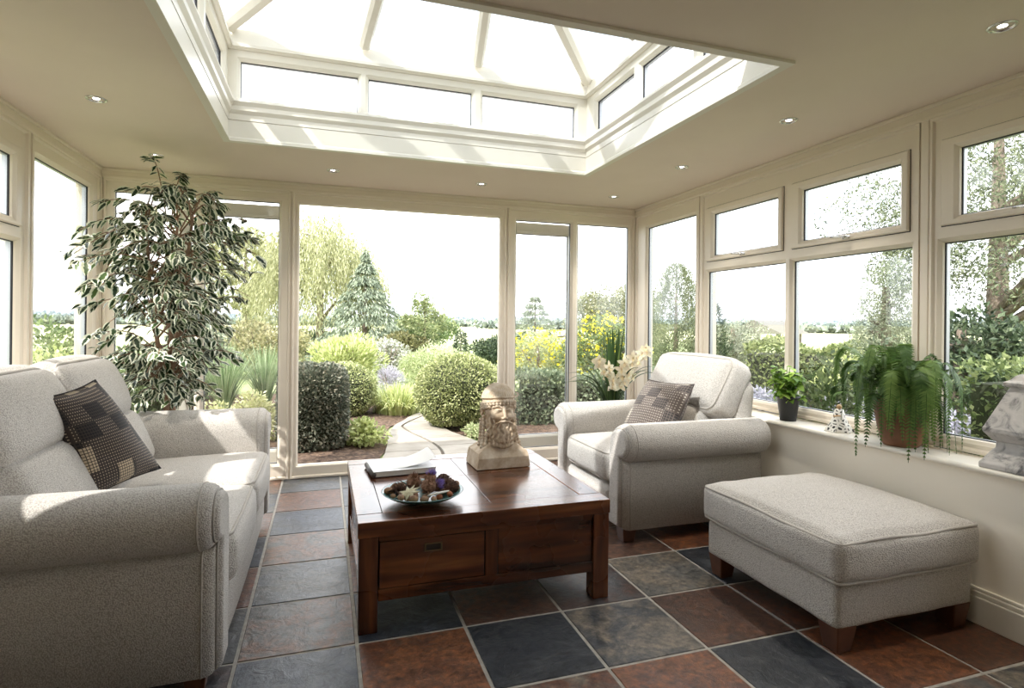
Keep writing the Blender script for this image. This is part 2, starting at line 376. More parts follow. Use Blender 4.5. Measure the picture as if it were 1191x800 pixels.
def window(mp, outer, panes, sashes=(), handles=(), depth=.085, mat='frame'):
    WN[0] += 1
    root = empty('window_%d' % WN[0], (0, 0, 0), kind='structure')
    fbm = MB(); holes = [grow(p, .02) for p in panes] + [s for s, _ in sashes]
    plate(fbm, mp, outer, holes, 0); plate(fbm, mp, outer, holes, depth)
    for h_ in holes: ring(fbm, mp, h_, 0, h_, depth)
    ring(fbm, mp, outer, 0, outer, depth)
    # moulded outer lip all round
    ring(fbm, mp, grow(outer, -.006), -.012, grow(outer, -.018), -.012); ring(fbm, mp, grow(outer, -.006), -.012, grow(outer, -.006), .0); ring(fbm, mp, grow(outer, -.018), -.012, grow(outer, -.026), 0)
    fbm.build('window_frame', M[mat], root)
    for p in panes: glazing(root, mp, p, 0, mat=mat)
    for s, gl in sashes:
        gv = MB(); ring(gv, mp, grow(s, .0005), -.0012, grow(s, -.004), -.0012); ring(gv, mp, s, 0, s, .02); gv.build('sash_groove', M['gasket'], root)  # black ring: darkness of the groove between sash and frame put into colour
        sb = MB(); so = grow(s, -.004); hole = grow(gl, .02)
        ring(sb, mp, so, .03, so, -.012); ring(sb, mp, so, -.012, grow(so, -.006), -.018); ring(sb, mp, grow(so, -.006), -.018, hole, -.018); ring(sb, mp, hole, -.018, hole, 0)
        so_ = sb.build('sash', M[mat], root); glazing(root, mp, gl, -.018, mat=mat)
    for u, z in handles: handle(root, mp, u, z)
    return root

ZF = 2.258     # underside of the head fascia
window(back, (XL + .02, -.2505, 0.0, ZF), [(-1.441, -.924, .125, 2.163), (-.861, -.34, .125, 2.163)])
window(back, (1.5205, XR - .005, 0.0, ZF), [(1.612, 2.135, .125, 2.153), (2.207, 2.732, .125, 2.153)])
# left wall: tall pane, then casement bays, then an unseen window sized to shape the sun
window(leftm, (3.775, YB - .02, 0.0, ZF), [(3.855, 4.655, .125, 2.15)])
def bay(mp, ys, y_out, hnd=True):
    """ys: list of (sash0, sash1) along the wall"""
    window(mp, (y_out[0], y_out[1], .672, ZF), [(a + .005, b - .04 if False else b, .735, 1.648) for a, b in ys], [((a, b, 1.722, 2.138), (a + .055, b - .085 + .0, 1.766, 2.08)) for a, b in ys], [((a + b) / 2 - .02, 1.742) for a, b in ys] if hnd else ())
bay(leftm, [(2.90, 3.67), (2.10, 2.86)], (2.04, 3.755), False)
window(leftm, (1.24, 2.02, 1.54, ZF), [(1.585, 1.955, 1.60, 1.98)])  # added out of view, high and narrow to keep sun off the sofa side
bay(rightm, [(2.95, 3.73), (2.115, 2.884)], (2.06, 3.79))
bay(rightm, [(1.20, 1.963), (.40, 1.16)], (.34, 2.02))
window(rightm, (3.81, YB - .02, 0.0, ZF), [(3.889, 4.607, .125, 2.122)])

# pillars between units, head fascia, cornice bead, low walls under the bays
tb_ = MB()
tb_.box(XL - .14, XL + .008, 3.755, 3.775, 0, ZF); tb_.box(XR - .008, XR + .14, 3.79, 3.81, 0, ZF); tb_.box(XR - .010, XR + .14, 2.02, 2.06, .66, ZF); tb_.box(XL - .14, XL + .010, 2.02, 2.04, .66, ZF)
tb_.box(XL - .14, XL + .02, YB - .02, YB + .14, 0, ZF); tb_.box(XR - .005, XR + .14, YB - .02, YB + .14, 0, ZF)
struct(tb_.build('trim_1', M['frame'], bevel=.003))
fa = MB()
for z0, z1, o in ((ZF, ZC, .012), (ZC - .018, ZC, .024), (ZF - .006, ZF + .014, .02)):
    fa.box(XL - .14, XR + .14, YB - o, YB + .14, z0, z1); fa.box(XL - .14, XL + o, YN, YB, z0, z1); fa.box(XR - o, XR + .14, YN, YB, z0, z1)
struct(fa.build('trim_2', M['frame'], bevel=.004))
quad_obj('wall_right', [(2.635, XR + .12, YN, 3.80, -.1, .64)], M['wall'])
quad_obj('wall_right', [(XR - .02, XR + .12, YN, .34, .64, ZC)], M['wall'])
quad_obj('wall_left', [(XL - .12, XL + .02, YN, 1.235, .64, ZC), (XL - .12, XL + .02, 1.235, 2.04, .64, 1.54)], M['wall'])  # solid under the unseen window, shaped to block sun
quad_obj('wall_left', [(XL - .12, XL + .03, YN, 3.765, -.1, .64)], M['wall'])
quad_obj('wall_rear', [(XL - .12, XR + .12, YN - .1, YN, -.1, ZC)], M['wall'])
def sill(nm, prof, y0, y1):
    b = MB(); n = len(prof); b.add([(x, y, z) for y in (y0, y1) for x, z in prof], [(i, (i + 1) % n, n + (i + 1) % n, n + i) for i in range(n)] + [tuple(range(n)), tuple(range(2 * n - 1, n - 1, -1))]); return struct(b.build(nm, M['sill']))
def nose(x, s, zt, th, far):
    p = [(far, zt)]
    for i in range(9):
        a = PI / 2 + PI * i / 8; p.append((x + s * (-th / 2 * -1 * 0) + s * (math.cos(a) * th / 2), zt - th / 2 + math.sin(a) * th / 2))
    p.append((far, zt - th)); return p
sill('trim_3', nose(2.612, 1, .664, .026, XR + .02), YN, 3.80)
sill('trim_4', nose(XL + .07, -1, .664, .026, XL - .04), YN, 3.765)
bb = MB()
for z0, z1, x in ((0, .115, 2.612), (.115, .135, 2.618), (.135, .15, 2.624)): bb.box(x, 2.64, YN, 3.80, z0, z1)
struct(bb.build('baseboard_right', M['sill'], bevel=.004, seg=3))
bb = MB(); bb.box(XL, XL + .05, YN, 3.765, 0, .13); bb.box(XL, XL + .042, YN, 3.765, .13, .15); struct(bb.build('baseboard_left', M['sill'], bevel=.004))

# open french doors: frame round the opening and two leaves folded flat outside
door = empty('door_1', kind='structure')
db = MB(); op = (-.191, 1.457, .105, 2.162); do = (-.250, 1.520, 0, ZF)
plate(db, back, do, [grow(op, .012)], 0); plate(db, back, do, [grow(op, .012)], .085)
ring(db, back, grow(op, .012), 0, op, .012); ring(db, back, op, .012, op, .05); ring(db, back, op, .05, grow(op, .012), .055); ring(db, back, grow(op, .012), .055, grow(op, .012), .085); ring(db, back, do, 0, do, .085)
ring(db, back, grow(do, -.006), -.012, grow(do, -.018), -.012); ring(db, back, grow(do, -.006), -.012, grow(do, -.006), .0); ring(db, back, grow(do, -.018), -.012, grow(do, -.026), 0)
db.build('door_frame', M['frame'], door)
def leaf_door(x0, x1, hs):
    m2 = lambda u, w, z: (u, YB + .125 + w, z)
    o = (x0, x1, .10, 2.155); gl = (x0 + .095, x1 - .095, .215, 2.055)
    b = MB(); h = grow(gl, .02); plate(b, m2, o, [h], 0); plate(b, m2, o, [h], .055); ring(b, m2, o, 0, o, .055); ring(b, m2, h, 0, h, .055)
    lf = b.build('door_leaf', M['lantern'], door)
    glazing(lf, m2, gl, 0, mat='lantern')
    hb = MB(); u = x0 + .045 if hs < 0 else x1 - .045
    hb.box(u - .015, u + .015, YB + .178, YB + .186, 1.0, 1.2); hb.tube([(u, YB + .18, 1.12), (u, YB + .225, 1.12), (u - hs * .02, YB + .228, 1.12), (u - hs * .11, YB + .228, 1.118)], .009, 8); hb.build('door_handle', M['chrome'], lf)
leaf_door(-1.075, -.245, -1); leaf_door(1.515, 2.262, 1)
lb = MB()
for x in (-.245, 1.515):
    for z in (.35, 1.12, 1.9): lb.tube([(x, YB + .10, z - .05), (x, YB + .10, z + .05)], .012, 8)
lb.build('hinge', M['frame'], door)

# ------------------------------------------------------------------ roof lantern
lan = empty('window_20', kind='structure')
def lane(name, z0, z1, o0, o1, mat='lantern', parent=None, out=.12):
    """rectangular collar round the opening: inner faces inset o0 (bottom) .. o1 (top), negative = over the opening"""
    b = MB()
    a = (SX0 - o0, SX1 + o0, SY0 - o0, SY1 + o0); c = (SX0 - o1, SX1 + o1, SY0 - o1, SY1 + o1); ob = (SX0 - out, SX1 + out, SY0 - out, SY1 + out)
    def lp(r, z): return [(r[0], r[2], z), (r[1], r[2], z), (r[1], r[3], z), (r[0], r[3], z)]
    vs = lp(a, z0) + lp(c, z1) + lp(ob, z1) + lp(ob, z0)
    fs = []
    for s_i in range(3):
        for i in range(4): fs.append((s_i * 4 + i, s_i * 4 + (i + 1) % 4, s_i * 4 + 4 + (i + 1) % 4, s_i * 4 + 4 + i))
    for i in range(4): fs.append((12 + i, 12 + (i + 1) % 4, (i + 1) % 4, i))
    b.add(vs, fs); return b
fu = MB()
for (z0, z1, o0, o1) in ((ZC - .012, ZC + .004, -.012, -.012), (ZC + .004, ZC + .016, -.012, .0), (ZC + .016, 2.436, .0, .0), (2.439, 2.474, -.002, -.002), (2.474, 2.494, -.002, -.018), (2.494, 2.520, -.018, -.018), (2.520, 2.542, -.018, -.034), (2.542, 2.560, -.034, -.030)):
    q = lane('', z0, z1, o0 - .006, o1 - .006, out=.022 if z0 < ZC else .12); fu.add(q.v, q.f)
fu.build('lantern_kerb', M['lantern'], lan)
mpB = lambda u, w, z: (u, SY1 + w, z); mpF = lambda u, w, z: (u, SY0 - w, z); mpR = lambda u, w, z: (SX1 + w, u, z); mpL = lambda u, w, z: (SX0 - w, u, z)
LZ = (2.575, 2.80)
for mp, o, ps in ((mpB, (SX0, SX1), [(-.492, .19), (.257, .938), (1.014, 1.70)]), (mpF, (SX0, SX1), [(-.492, .19), (.257, .938), (1.014, 1.70)]),
                  (mpR, (SY0, SY1), [(1.95, 2.46), (2.53, 3.04), (3.125, 3.635)]), (mpL, (SY0, SY1), [(1.95, 2.46), (2.53, 3.04), (3.125, 3.68)])):
    b = MB(); outer = (o[0], o[1], 2.548, 2.885); hs = [grow((a, c, LZ[0], LZ[1]), .02) for a, c in ps]
    plate(b, mp, outer, hs, .0); plate(b, mp, outer, hs, .07)
    for h in hs: ring(b, mp, h, 0, h, .07)
    b.build('lantern_frame', M['lantern'], lan)
    for a, c in ps: glazing(lan, mp, (a, c, LZ[0], LZ[1]), 0, mat='lantern')
eb = MB()
q = lane('', 2.872, 2.890, -.03, -.03); eb.add(q.v, q.f); q = lane('', 2.890, 2.995, -.014, .02); eb.add(q.v, q.f); q = lane('', 2.862, 2.872, -.010, -.022); eb.add(q.v, q.f)
eb.build('eaves_beam', M['lantern'], lan)
PM = .45; hw = (SY1 - SY0) / 2; ZR0 = 3.0; ZR1 = ZR0 + hw * PM; ym = (SY0 + SY1) / 2; rx0, rx1 = SX0 + hw, SX1 - hw
rf = MB()
def rafter(p, q, w=.08, d=.06):
    p, q = Vector(p), Vector(q); t = (q - p).normalized(); a = t.cross(Vector((0, 0, 1))).normalized(); n_ = a.cross(t).normalized()
    sec = [(-w / 2, d), (w / 2, d), (w / 2, -d * .2), (w / 4, -d * .6), (-w / 4, -d * .6), (-w / 2, -d * .2)]
    vs = [tuple(e + a * x + n_ * y) for e in (p, q) for x, y in sec]; k = len(sec)
    rf.add(vs, [(i, (i + 1) % k, k + (i + 1) % k, k + i) for i in range(k)] + [tuple(range(k)), tuple(range(2 * k - 1, k - 1, -1))])
for cx, cy, rx in ((SX0, SY0, rx0), (SX0, SY1, rx0), (SX1, SY0, rx1), (SX1, SY1, rx1)): rafter((cx, cy, ZR0), (rx, ym, ZR1), .085, .07)
for x in (.228, .976):
    for y in (SY0, SY1): rafter((x, y, ZR0), (min(max(x, rx0), rx1), ym, ZR1 if rx0 <= x <= rx1 else ZR1), .075)
for y in (2.5, 3.08):
    dy = min(y - SY0, SY1 - y)
    rafter((SX0, y, ZR0), (SX0 + dy, y, ZR0 + dy * PM)); rafter((SX1, y, ZR0), (SX1 - dy, y, ZR0 + dy * PM))
rf.add(*(lambda v: (v.v, v.f))(MB().box(rx0 - .02, rx1 + .02, ym - .045, ym + .045, ZR1 - .035, ZR1 + .06)))
rf.build('rafter', M['lantern'], lan)
gb = MB(); e = .03
gb.add([(SX0, SY0, ZR0 + e), (SX1, SY0, ZR0 + e), (rx1, ym, ZR1 + e), (rx0, ym, ZR1 + e), (SX0, SY1, ZR0 + e), (SX1, SY1, ZR0 + e)], [(0, 1, 2, 3), (4, 3, 2, 5), (0, 3, 4), (1, 5, 2)])
gb.build('roof_glass', M['roofglass'], lan)
quad_obj('roof', [(XL - .3, SX0 - .13, YN, YB + .3, ZC + .14, ZC + .24), (SX1 + .13, XR + .3, YN, YB + .3, ZC + .14, ZC + .24), (SX0 - .13, SX1 + .13, YN, SY0 - .13, ZC + .14, ZC + .24), (SX0 - .13, SX1 + .13, SY1 + .13, YB + .3, ZC + .14, ZC + .24)], M['grout'])

# recessed downlights, lit
m, nt, out = new_mat('lamp_face'); em = N(nt, 'ShaderNodeEmission', Strength=9.0); em.inputs[0].default_value = (1, .97, .92, 1); L(nt, em, 0, out, 0); M['lamp'] = m
def downlight():
    root = empty('downlight')
    b = MB(); b.lathe([(.034, -.001), (.036, -.006), (.043, -.006), (.046, -.003), (.046, .0)], n=36); b.build('bezel', M['chrome'], root)
    b = MB(); b.lathe([(.034, -.001), (.029, .004), (.026, .012)], n=36); b.build('reflector', M['chrome'], root)
    b = MB(); b.lathe([(.026, .0035), (.015, .0), (.0001, -.001)], n=24); b.build('bulb', M['lamp'], root)
    return root
dl = [(-1.07, 3.30, 'above the left wall windows nearest the camera'), (-1.06, 4.31, 'above the top of the variegated fig tree'), (.05, 4.30, 'above the left part of the open doorway'), (1.155, 4.32, 'above the right part of the open doorway'),
      (2.33, 4.36, 'nearest the corner above the white orchid'), (2.32, 3.37, 'above the armchair'), (2.31, 2.41, 'above the potted fern and casement windows'), (2.29, 1.40, 'at the picture edge above the grey finial')]
proto = None
for i, (x, y, lab) in enumerate(dl):
    o = downlight() if proto is None else copy_tree(proto)
    proto = proto or o
    o.location = (x, y, ZC)
    tag(o, 'small round chrome downlight recessed in the ceiling ' + lab, 'ceiling light', 'recessed chrome downlights round the rooflight')
    ld = bpy.data.lights.new('downlight_beam', 'SPOT'); ld.energy = 22; ld.spot_size = 1.6; ld.spot_blend = .8; ld.color = (1, .93, .82); ld.shadow_soft_size = .03
    lo = bpy.data.objects.new('downlight_beam', ld); C.objects.link(lo); lo.location = (x, y, ZC - .02)
    lo.parent = None

# ------------------------------------------------------------------ light
sun = bpy.data.lights.new('sun', 'SUN'); sun.energy = 4.2; sun.angle = .012; sun.color = (1, .965, .915)
so = bpy.data.objects.new('sun', sun); C.objects.link(so); so.rotation_euler = Vector((-.58, -.32, .745)).to_track_quat('Z', 'Y').to_euler()
w = bpy.data.worlds.new('sky'); sc.world = w; w.use_nodes = True; nt = w.node_tree; nt.nodes.clear()
wo = nt.nodes.new('ShaderNodeOutputWorld'); bg = nt.nodes.new('ShaderNodeBackground'); tc = nt.nodes.new('ShaderNodeTexCoord')
nz = N(nt, 'ShaderNodeTexNoise', Scale=2.2, Detail=6); mpn = N(nt, 'ShaderNodeMapping'); mpn.inputs['Scale'].default_value = (1, 1, 3); L(nt, tc, 'Generated', mpn, 'Vector'); L(nt, mpn, 0, nz, 'Vector')
r = ramp(nt, [(.35, (.80, .88, 1.0)), (.6, (1, 1, 1))]); L(nt, nz, 'Fac', r, 'Fac'); L(nt, r, 'Color', bg, 'Color'); bg.inputs['Strength'].default_value = 2.4; L(nt, bg, 0, wo, 0)
sc.view_settings.view_transform = 'Standard'; sc.view_settings.look = 'None'; sc.view_settings.gamma = 1; sc.view_settings.use_curve_mapping = False; sc.view_settings.exposure = 0.84
sc.cycles.max_bounces = 10; sc.cycles.diffuse_bounces = 5; sc.cycles.transparent_max_bounces = 24; sc.cycles.transmission_bounces = 6; sc.cycles.use_denoising = True; sc.cycles.sample_clamp_indirect = 8

# ------------------------------------------------------------------ upholstered seats (local: front faces +x at x=0, width along y)
def roll_profile(th, zt, zb=.08, r=.105, over=.085):
    """arm section as (y, z): outer face y=0, inner face y=th, roll overhanging outwards"""
    cy, cz = over * .2 + r - over - .0, zt - r
    cy = r - over
    pts = [(th, zb), (th, zt - .17), (th * .97, zt - .11)]
    ex = th * .95 - cy
    for i in range(1, 9):
        a = math.radians(12 + 78 * i / 9); pts.append((cy + ex * math.cos(a), cz + r * math.sin(a)))
    for i in range(0, 14):
        a = math.radians(90 + 175 * i / 13); pts.append((cy + r * math.cos(a), cz + r * math.sin(a)))
    pts += [(cy + .012, cz - r - .004), (.004, cz - r - .016), (0, cz - r - .05), (0, zb)]
    return pts
def inset_poly(P, d):
    n = len(P); out = []
    area = sum(P[i][0] * P[(i + 1) % n][1] - P[(i + 1) % n][0] * P[i][1] for i in range(n)); s = 1 if area > 0 else -1
    for i in range(n):
        a = Vector(P[i - 1]); b = Vector(P[i]); c = Vector(P[(i + 1) % n]); e1 = (b - a); e2 = (c - b)
        n1 = Vector((-e1.y, e1.x)).normalized() * s; n2 = Vector((-e2.y, e2.x)).normalized() * s; m = (n1 + n2)
        m = m.normalized() if m.length > 1e-6 else n1
        out.append(tuple(b + m * d / max(.5, m.dot(n1))))
    return out
def arm(root, side, W, th, depth, zt, name='arm'):
    """side -1/+1 along y; W half width of outer faces"""
    P0 = roll_profile(th, zt)
    def prof(d): return [(y + d, z) for y, z in roll_profile(th - 2 * d, zt - d, .08 + d * .5, .105 - d)]
    def tr(x, p): return (x, side * (W - p[0]), p[1])
    def shell(rings, o_name, parent, mat='fabric'):
        b = MB(); n = len(P0); vs = []
        for x, d in rings: vs += [tr(x, q) for q in prof(d)]
        b.add(vs, [(i * n + k, i * n + (k + 1) % n, (i + 1) * n + (k + 1) % n, (i + 1) * n + k) for i in range(len(rings) - 1) for k in range(n)], True)
        for i in (0, len(rings) - 1): b.add(vs[i * n:(i + 1) * n], [tuple(range(n))], False)
        return b.build(o_name, M[mat], parent)
    o = shell([(-depth, .03), (-depth + .01, .012), (-depth + .03, 0), (-depth * .66, -.002), (-depth * .33, 0), (-.04, 0), (-.022, .003), (-.009, .011), (-.003, .022), (-.003, .03)], name, root)
    shell([(-.02, .026), (-.002, .026), (.008, .028), (.015, .034), (.018, .044)], 'front_facing', o)
    for d, x, rr, nm in ((.024, .0, .0042, 'piping'), (.0, -.042, .0035, 'welt')):
        pb = MB(); q = prof(d); pb.tube([tr(x, p) for p in q], rr, 8); pb.build(nm, M['piping'], o)
    return o
def cush_obj(name, root, size, loc, rot=(0, 0, 0), pipes=(1,), mat='fabric', r=.045, top=.03, bot=0., side=.012, n=24, wr=.004, seed=0, pr=.0066, face=None):
    V, F = cushion(*size, r=r, top=top, bot=bot, side=side, n=n, wr=wr, seed=seed)
    o = np_mesh(name, V, F, M[mat], root); o.location = loc; o.rotation_euler = rot
    for s in pipes:
        lp = rect_loop(size[0] / 2 - r * .25, size[1] / 2 - r * .25, r * 1.1, 5); q = []
        lp2 = []
        for i in range(len(lp)):
            a, b_ = Vector(lp[i]), Vector(lp[(i + 1) % len(lp)]); k = max(1, int((b_ - a).length / .06))
            for t in range(k): lp2.append(a.lerp(b_, t / k))
        for p in lp2:
            u, v = p[0] / (size[0] / 2), p[1] / (size[1] / 2)
            sd = side * .5
            q.append((p[0] * (1 + sd * (1 - v * v)), p[1] * (1 + sd * (1 - u * u)), s * (size[2] / 2 - r * .30) + wr * 1.2 * mnoise.noise(Vector((p[0] * 4 + seed, p[1] * 4, s)))))
        pb = MB(); pb.tube(q, pr, 8, closed=True); pb.build('piping', M['piping'], o)
    return o
def foot(root, x, y, h=.085, s0=.038, s1=.028, dx=0, dy=0):
    b = MB(); b.frustum((x + dx, y + dy, 0), (s1, s1), (x, y, h), (s0, s0)); return b.build('foot', M['footwood'], root, bevel=.004)
def seat_frame(root, W, th, depth, front_z=(.08, .285), back_h=.93):
    b = MB(); b.box(-depth + .04, -.03, -W + th - .01, W - th + .01, .08, .28); base = b.build('seat_base', M['fabric'], root, bevel=.015, seg=3)
    V, F = cushion(.07, 2 * (W - th) + .004, front_z[1] - front_z[0], r=.03, top=0, side=.02, n=20, wr=.002); o = np_mesh('front_rail', V, F, M['fabric'], root); o.location = (-.035, 0, sum(front_z) / 2)
    # upholstered back shell, rounded over the top, raked
    V, F = cushion(.17, 2 * W - .10, back_h - .08, r=.075, top=.02, side=.0, n=26); V = V.copy()
    V[:, 0] -= (V[:, 2] + (back_h - .08) / 2) * .10
    o = np_mesh('back_frame', V, F, M['fabric'], root); o.location = (-depth + .105 + .07, 0, .08 + (back_h - .08) / 2)

# two-seat sofa along the left wall
SX, SYC, SW, STH, SD = -.33, 2.97, .89, .19, 1.06
sofa = empty('sofa', (SX, SYC, 0), 0, 'oatmeal two-seat sofa with rolled arms and loose cushions along the left wall', 'sofa')
seat_frame(sofa, SW, STH, SD, back_h=.92)
for s in (-1, 1): arm(sofa, s, SW, STH, SD - .06, .705)
for i, yc in enumerate((-.351, .351)):
    cush_obj('seat_cushion', sofa, (.72, .694, .185), (-.352 + .02, yc, .375), (0, math.radians(-1.5), 0), (1, -1), top=.028, side=.02, seed=i * 5 + 1)
    cush_obj('lumbar_cushion', sofa, (.36, .69, .22), (-.70, yc, .585), (0, math.radians(68), 0), (), r=.09, top=.03, seed=i + 3)
    o = cush_obj('back_cushion', sofa, (.37, .70, .21), (-.815, yc, .855), (math.radians(0), math.radians(66), 0), (1,), r=.085, top=.045, side=.03, seed=i * 3 + 2, wr=.008)
for x in (-.07, -.95):
    for y in (-.80, .80): foot(sofa, x, y)

# armchair facing the sofa
chair = empty('armchair', (1.605, 3.33, 0), PI, 'oatmeal rolled-arm armchair against the right wall windows', 'armchair')
CW, CTH, CD = .475, .175, .985
seat_frame(chair, CW, CTH, CD, back_h=.90)
for s in (-1, 1): arm(chair, s, CW, CTH, CD - .02, .675, )
cush_obj('seat_cushion', chair, (.66, .60, .18), (-.315, 0, .385), (0, math.radians(-1.5), 0), (1, -1), top=.03, side=.02, seed=9)
cush_obj('lumbar_cushion', chair, (.30, .60, .20), (-.66, 0, .575), (0, math.radians(68), 0), (1,), r=.08, top=.03, seed=12)
cush_obj('back_cushion', chair, (.37, .80, .19), (-.80, 0, .838), (0, math.radians(62), 0), (1, -1), r=.050, top=.055, side=.03, seed=15, wr=.006)
for x in (-.06, -.90):
    for y in (-.40, .40): foot(chair, x, y, h=.09, s0=.046, s1=.034)

# ottoman
ott = empty('ottoman', (2.205, 2.045, 0), math.radians(0), 'large oatmeal footstool with a boxed cushion top beside the right wall', 'footstool')
cush_obj('upholstered_base', ott, (.722, .765, .170), (0, 0, .184), (0, 0, 0), (), r=.012, top=0, side=.003, n=24)
cush_obj('cushion_top', ott, (.760, .815, .165), (0, 0, .356), (0, 0, 0), (1, -1), r=.026, top=.062, side=.016, n=30, wr=.007, seed=21, pr=.0068)
for sx in (-1, 1):
    for sy in (-1, 1): foot(ott, sx * .31, sy * .335, h=.105, s0=.048, s1=.034, dx=0, dy=0)

# scatter cushions: patterned fabric on a puffed four-cornered pad
def grid_cloth(name, base, dark, light, dens=34):
    m, nt, out = new_mat(name); b = principled(nt, out, base, .75); b.inputs['Sheen Weight'].default_value = .15
    uv = N(nt, 'ShaderNodeUVMap'); mp = N(nt, 'ShaderNodeMapping'); mp.inputs['Scale'].default_value = (dens, dens, 1); L(nt, uv, 0, mp, 'Vector')
    fr = N(nt, 'ShaderNodeVectorMath', operation='FRACTION'); L(nt, mp, 0, fr, 0)
    sb = N(nt, 'ShaderNodeVectorMath', operation='SUBTRACT'); L(nt, fr, 0, sb, 0); sb.inputs[1].default_value = (.5, .5, .5)
    ab = N(nt, 'ShaderNodeVectorMath', operation='ABSOLUTE'); L(nt, sb, 0, ab, 0); sp = N(nt, 'ShaderNodeSeparateXYZ'); L(nt, ab, 0, sp, 0)
    mxx = N(nt, 'ShaderNodeMath', operation='MAXIMUM'); L(nt, sp, 0, mxx, 0); L(nt, sp, 1, mxx, 1)
    # coarse blocks choose size and colour of the squares
    def block(sx, sy, ox):
        mp2 = N(nt, 'ShaderNodeMapping'); mp2.inputs['Scale'].default_value = (sx, sy, 1); mp2.inputs['Location'].default_value = (ox, ox * .37, 0); L(nt, uv, 0, mp2, 'Vector')
        fl = N(nt, 'ShaderNodeVectorMath', operation='FLOOR'); L(nt, mp2, 0, fl, 0); wn = N(nt, 'ShaderNodeTexWhiteNoise'); wn.noise_dimensions = '2D'; L(nt, fl, 0, wn, 'Vector'); return wn
    b1 = block(5, 4, .3); b2 = block(4, 6, 7.7)
    def lt(src, v, o='LESS_THAN'):
        q = N(nt, 'ShaderNodeMath', operation=o); L(nt, src, 0, q, 0); q.inputs[1].default_value = v; return q
    big = lt(mxx, .38); small = lt(mxx, .15)
    isL = lt(b1, .27); isD = lt(b2, .40)
    def mixf(f, a, c):
        q = N(nt, 'ShaderNodeMix'); q.data_type = 'FLOAT'; L(nt, f, 0, q, 0)
        for s_, i in ((a, 2), (c, 3)):
            if isinstance(s_, float): q.inputs[i].default_value = s_
            else: L(nt, s_, 0, q, i)
        return q
    mask = mixf(isL, small, big); mask2 = mixf(isD, mask, big)
    cl = N(nt, 'ShaderNodeMix'); cl.data_type = 'RGBA'; cl.inputs[6].default_value = (*light, 1); cl.inputs[7].default_value = (*dark, 1)
    nl = N(nt, 'ShaderNodeMath', operation='SUBTRACT'); nl.inputs[0].default_value = 1; L(nt, isL, 0, nl, 1)
    an = N(nt, 'ShaderNodeMath', operation='MULTIPLY'); L(nt, isD, 0, an, 0); L(nt, nl, 0, an, 1); L(nt, an, 0, cl, 0)
    mask3 = mixf(isL, mask2, mask)
    fc = N(nt, 'ShaderNodeMix'); fc.data_type = 'RGBA'; L(nt, mask3, 0, fc, 0); fc.inputs[6].default_value = (*base, 1); nt.links.new(cl.outputs[2], fc.inputs[7]); nt.links.new(fc.outputs[2], b.inputs['Base Color'])
    n2 = N(nt, 'ShaderNodeTexNoise', Scale=420.0); tc2 = N(nt, 'ShaderNodeTexCoord'); L(nt, tc2, 'Object', n2, 'Vector')
    bp = N(nt, 'ShaderNodeBump', Strength=.3, Distance=.001); L(nt, n2, 'Fac', bp, 'Height'); L(nt, bp, 0, b, 'Normal')
    return m
M['cloth_dark'] = grid_cloth('black_brown_grid_cloth', (.040, .029, .026), (.004, .004, .005), (.55, .45, .32), 34)
M['cloth_taupe'] = grid_cloth('taupe_grid_cloth', (.125, .095, .08), (.03, .024, .022), (.66, .60, .50), 26)
def pad(name, TLc, TRc, BRc, BLc, thick, mat, label, cat='cushion', pipe=(.02, .016, .015)):
    TLc, TRc, BRc, BLc = map(Vector, (TLc, TRc, BRc, BLc)); n = 26
    base = (TLc + TRc + BRc + BLc) / 4; nrm = ((TRc - TLc).cross(TLc - BLc)); nrm.normalize()
    V = []; UV = []; F = []
    for s in (1, -1):
        for i in range(n + 1):
            for j in range(n + 1):
                u, v = i / n, j / n; U, W_ = 2 * u - 1, 2 * v - 1
                pu = U * (1 - .055 * (1 - U * U) * 0 - .055 * (1 - W_ * W_)); pv = W_ * (1 - .055 * (1 - U * U))
                u2, v2 = (pu + 1) / 2, (pv + 1) / 2
                p = BLc.lerp(BRc, u2).lerp(TLc.lerp(TRc, u2), v2)
                hgt = thick / 2 * ((1 - U ** 2) ** .45) * ((1 - W_ ** 2) ** .45) + .002
                hgt *= 1 + .10 * mnoise.noise(Vector((u * 4, v * 4, s * 2.3)))
                V.append(tuple(p + nrm * hgt * s - base)); UV.append((u, v))
    m1 = (n + 1) ** 2
    for s in (0, 1):
        for i in range(n):
            for j in range(n):
                a = s * m1 + i * (n + 1) + j; q = (a, a + n + 1, a + n + 2, a + 1); F.append(q if s == 0 else q[::-1])
    edge = [i * (n + 1) for i in range(n)] + [n * (n + 1) + j for j in range(n)] + [i * (n + 1) + n for i in range(n, 0, -1)] + [j for j in range(n, 0, -1)]
    for k in range(len(edge)):
        a, b_ = edge[k], edge[(k + 1) % len(edge)]; F.append((a, b_, b_ + m1, a + m1))
    root = empty(name, tuple(base), 0, label, cat)
    np_mesh('cover', V, F, M[mat], root, uv=UV)
    pb = MB(); pb.tube([V[i] for i in edge[::2]], .0035, 6, closed=True); pb.build('edge_seam', plain(name + '_seam', pipe, .8), root)
    return root
pad('throw_pillow', (-1.045, 2.70, .935), (-.93, 2.88, .985), (-.725, 3.07, .545), (-.905, 2.745, .515), .19, 'cloth_dark', 'black and brown scatter cushion with cream grid squares leaning on the sofa')
pad('throw_pillow', (2.13, 3.46, .86), (2.17, 3.00, .875), (1.97, 2.985, .47), (1.90, 3.47, .47), .15, 'cloth_taupe', 'taupe scatter cushion with cream dashes leaning in the armchair', pipe=(.09, .07, .06))

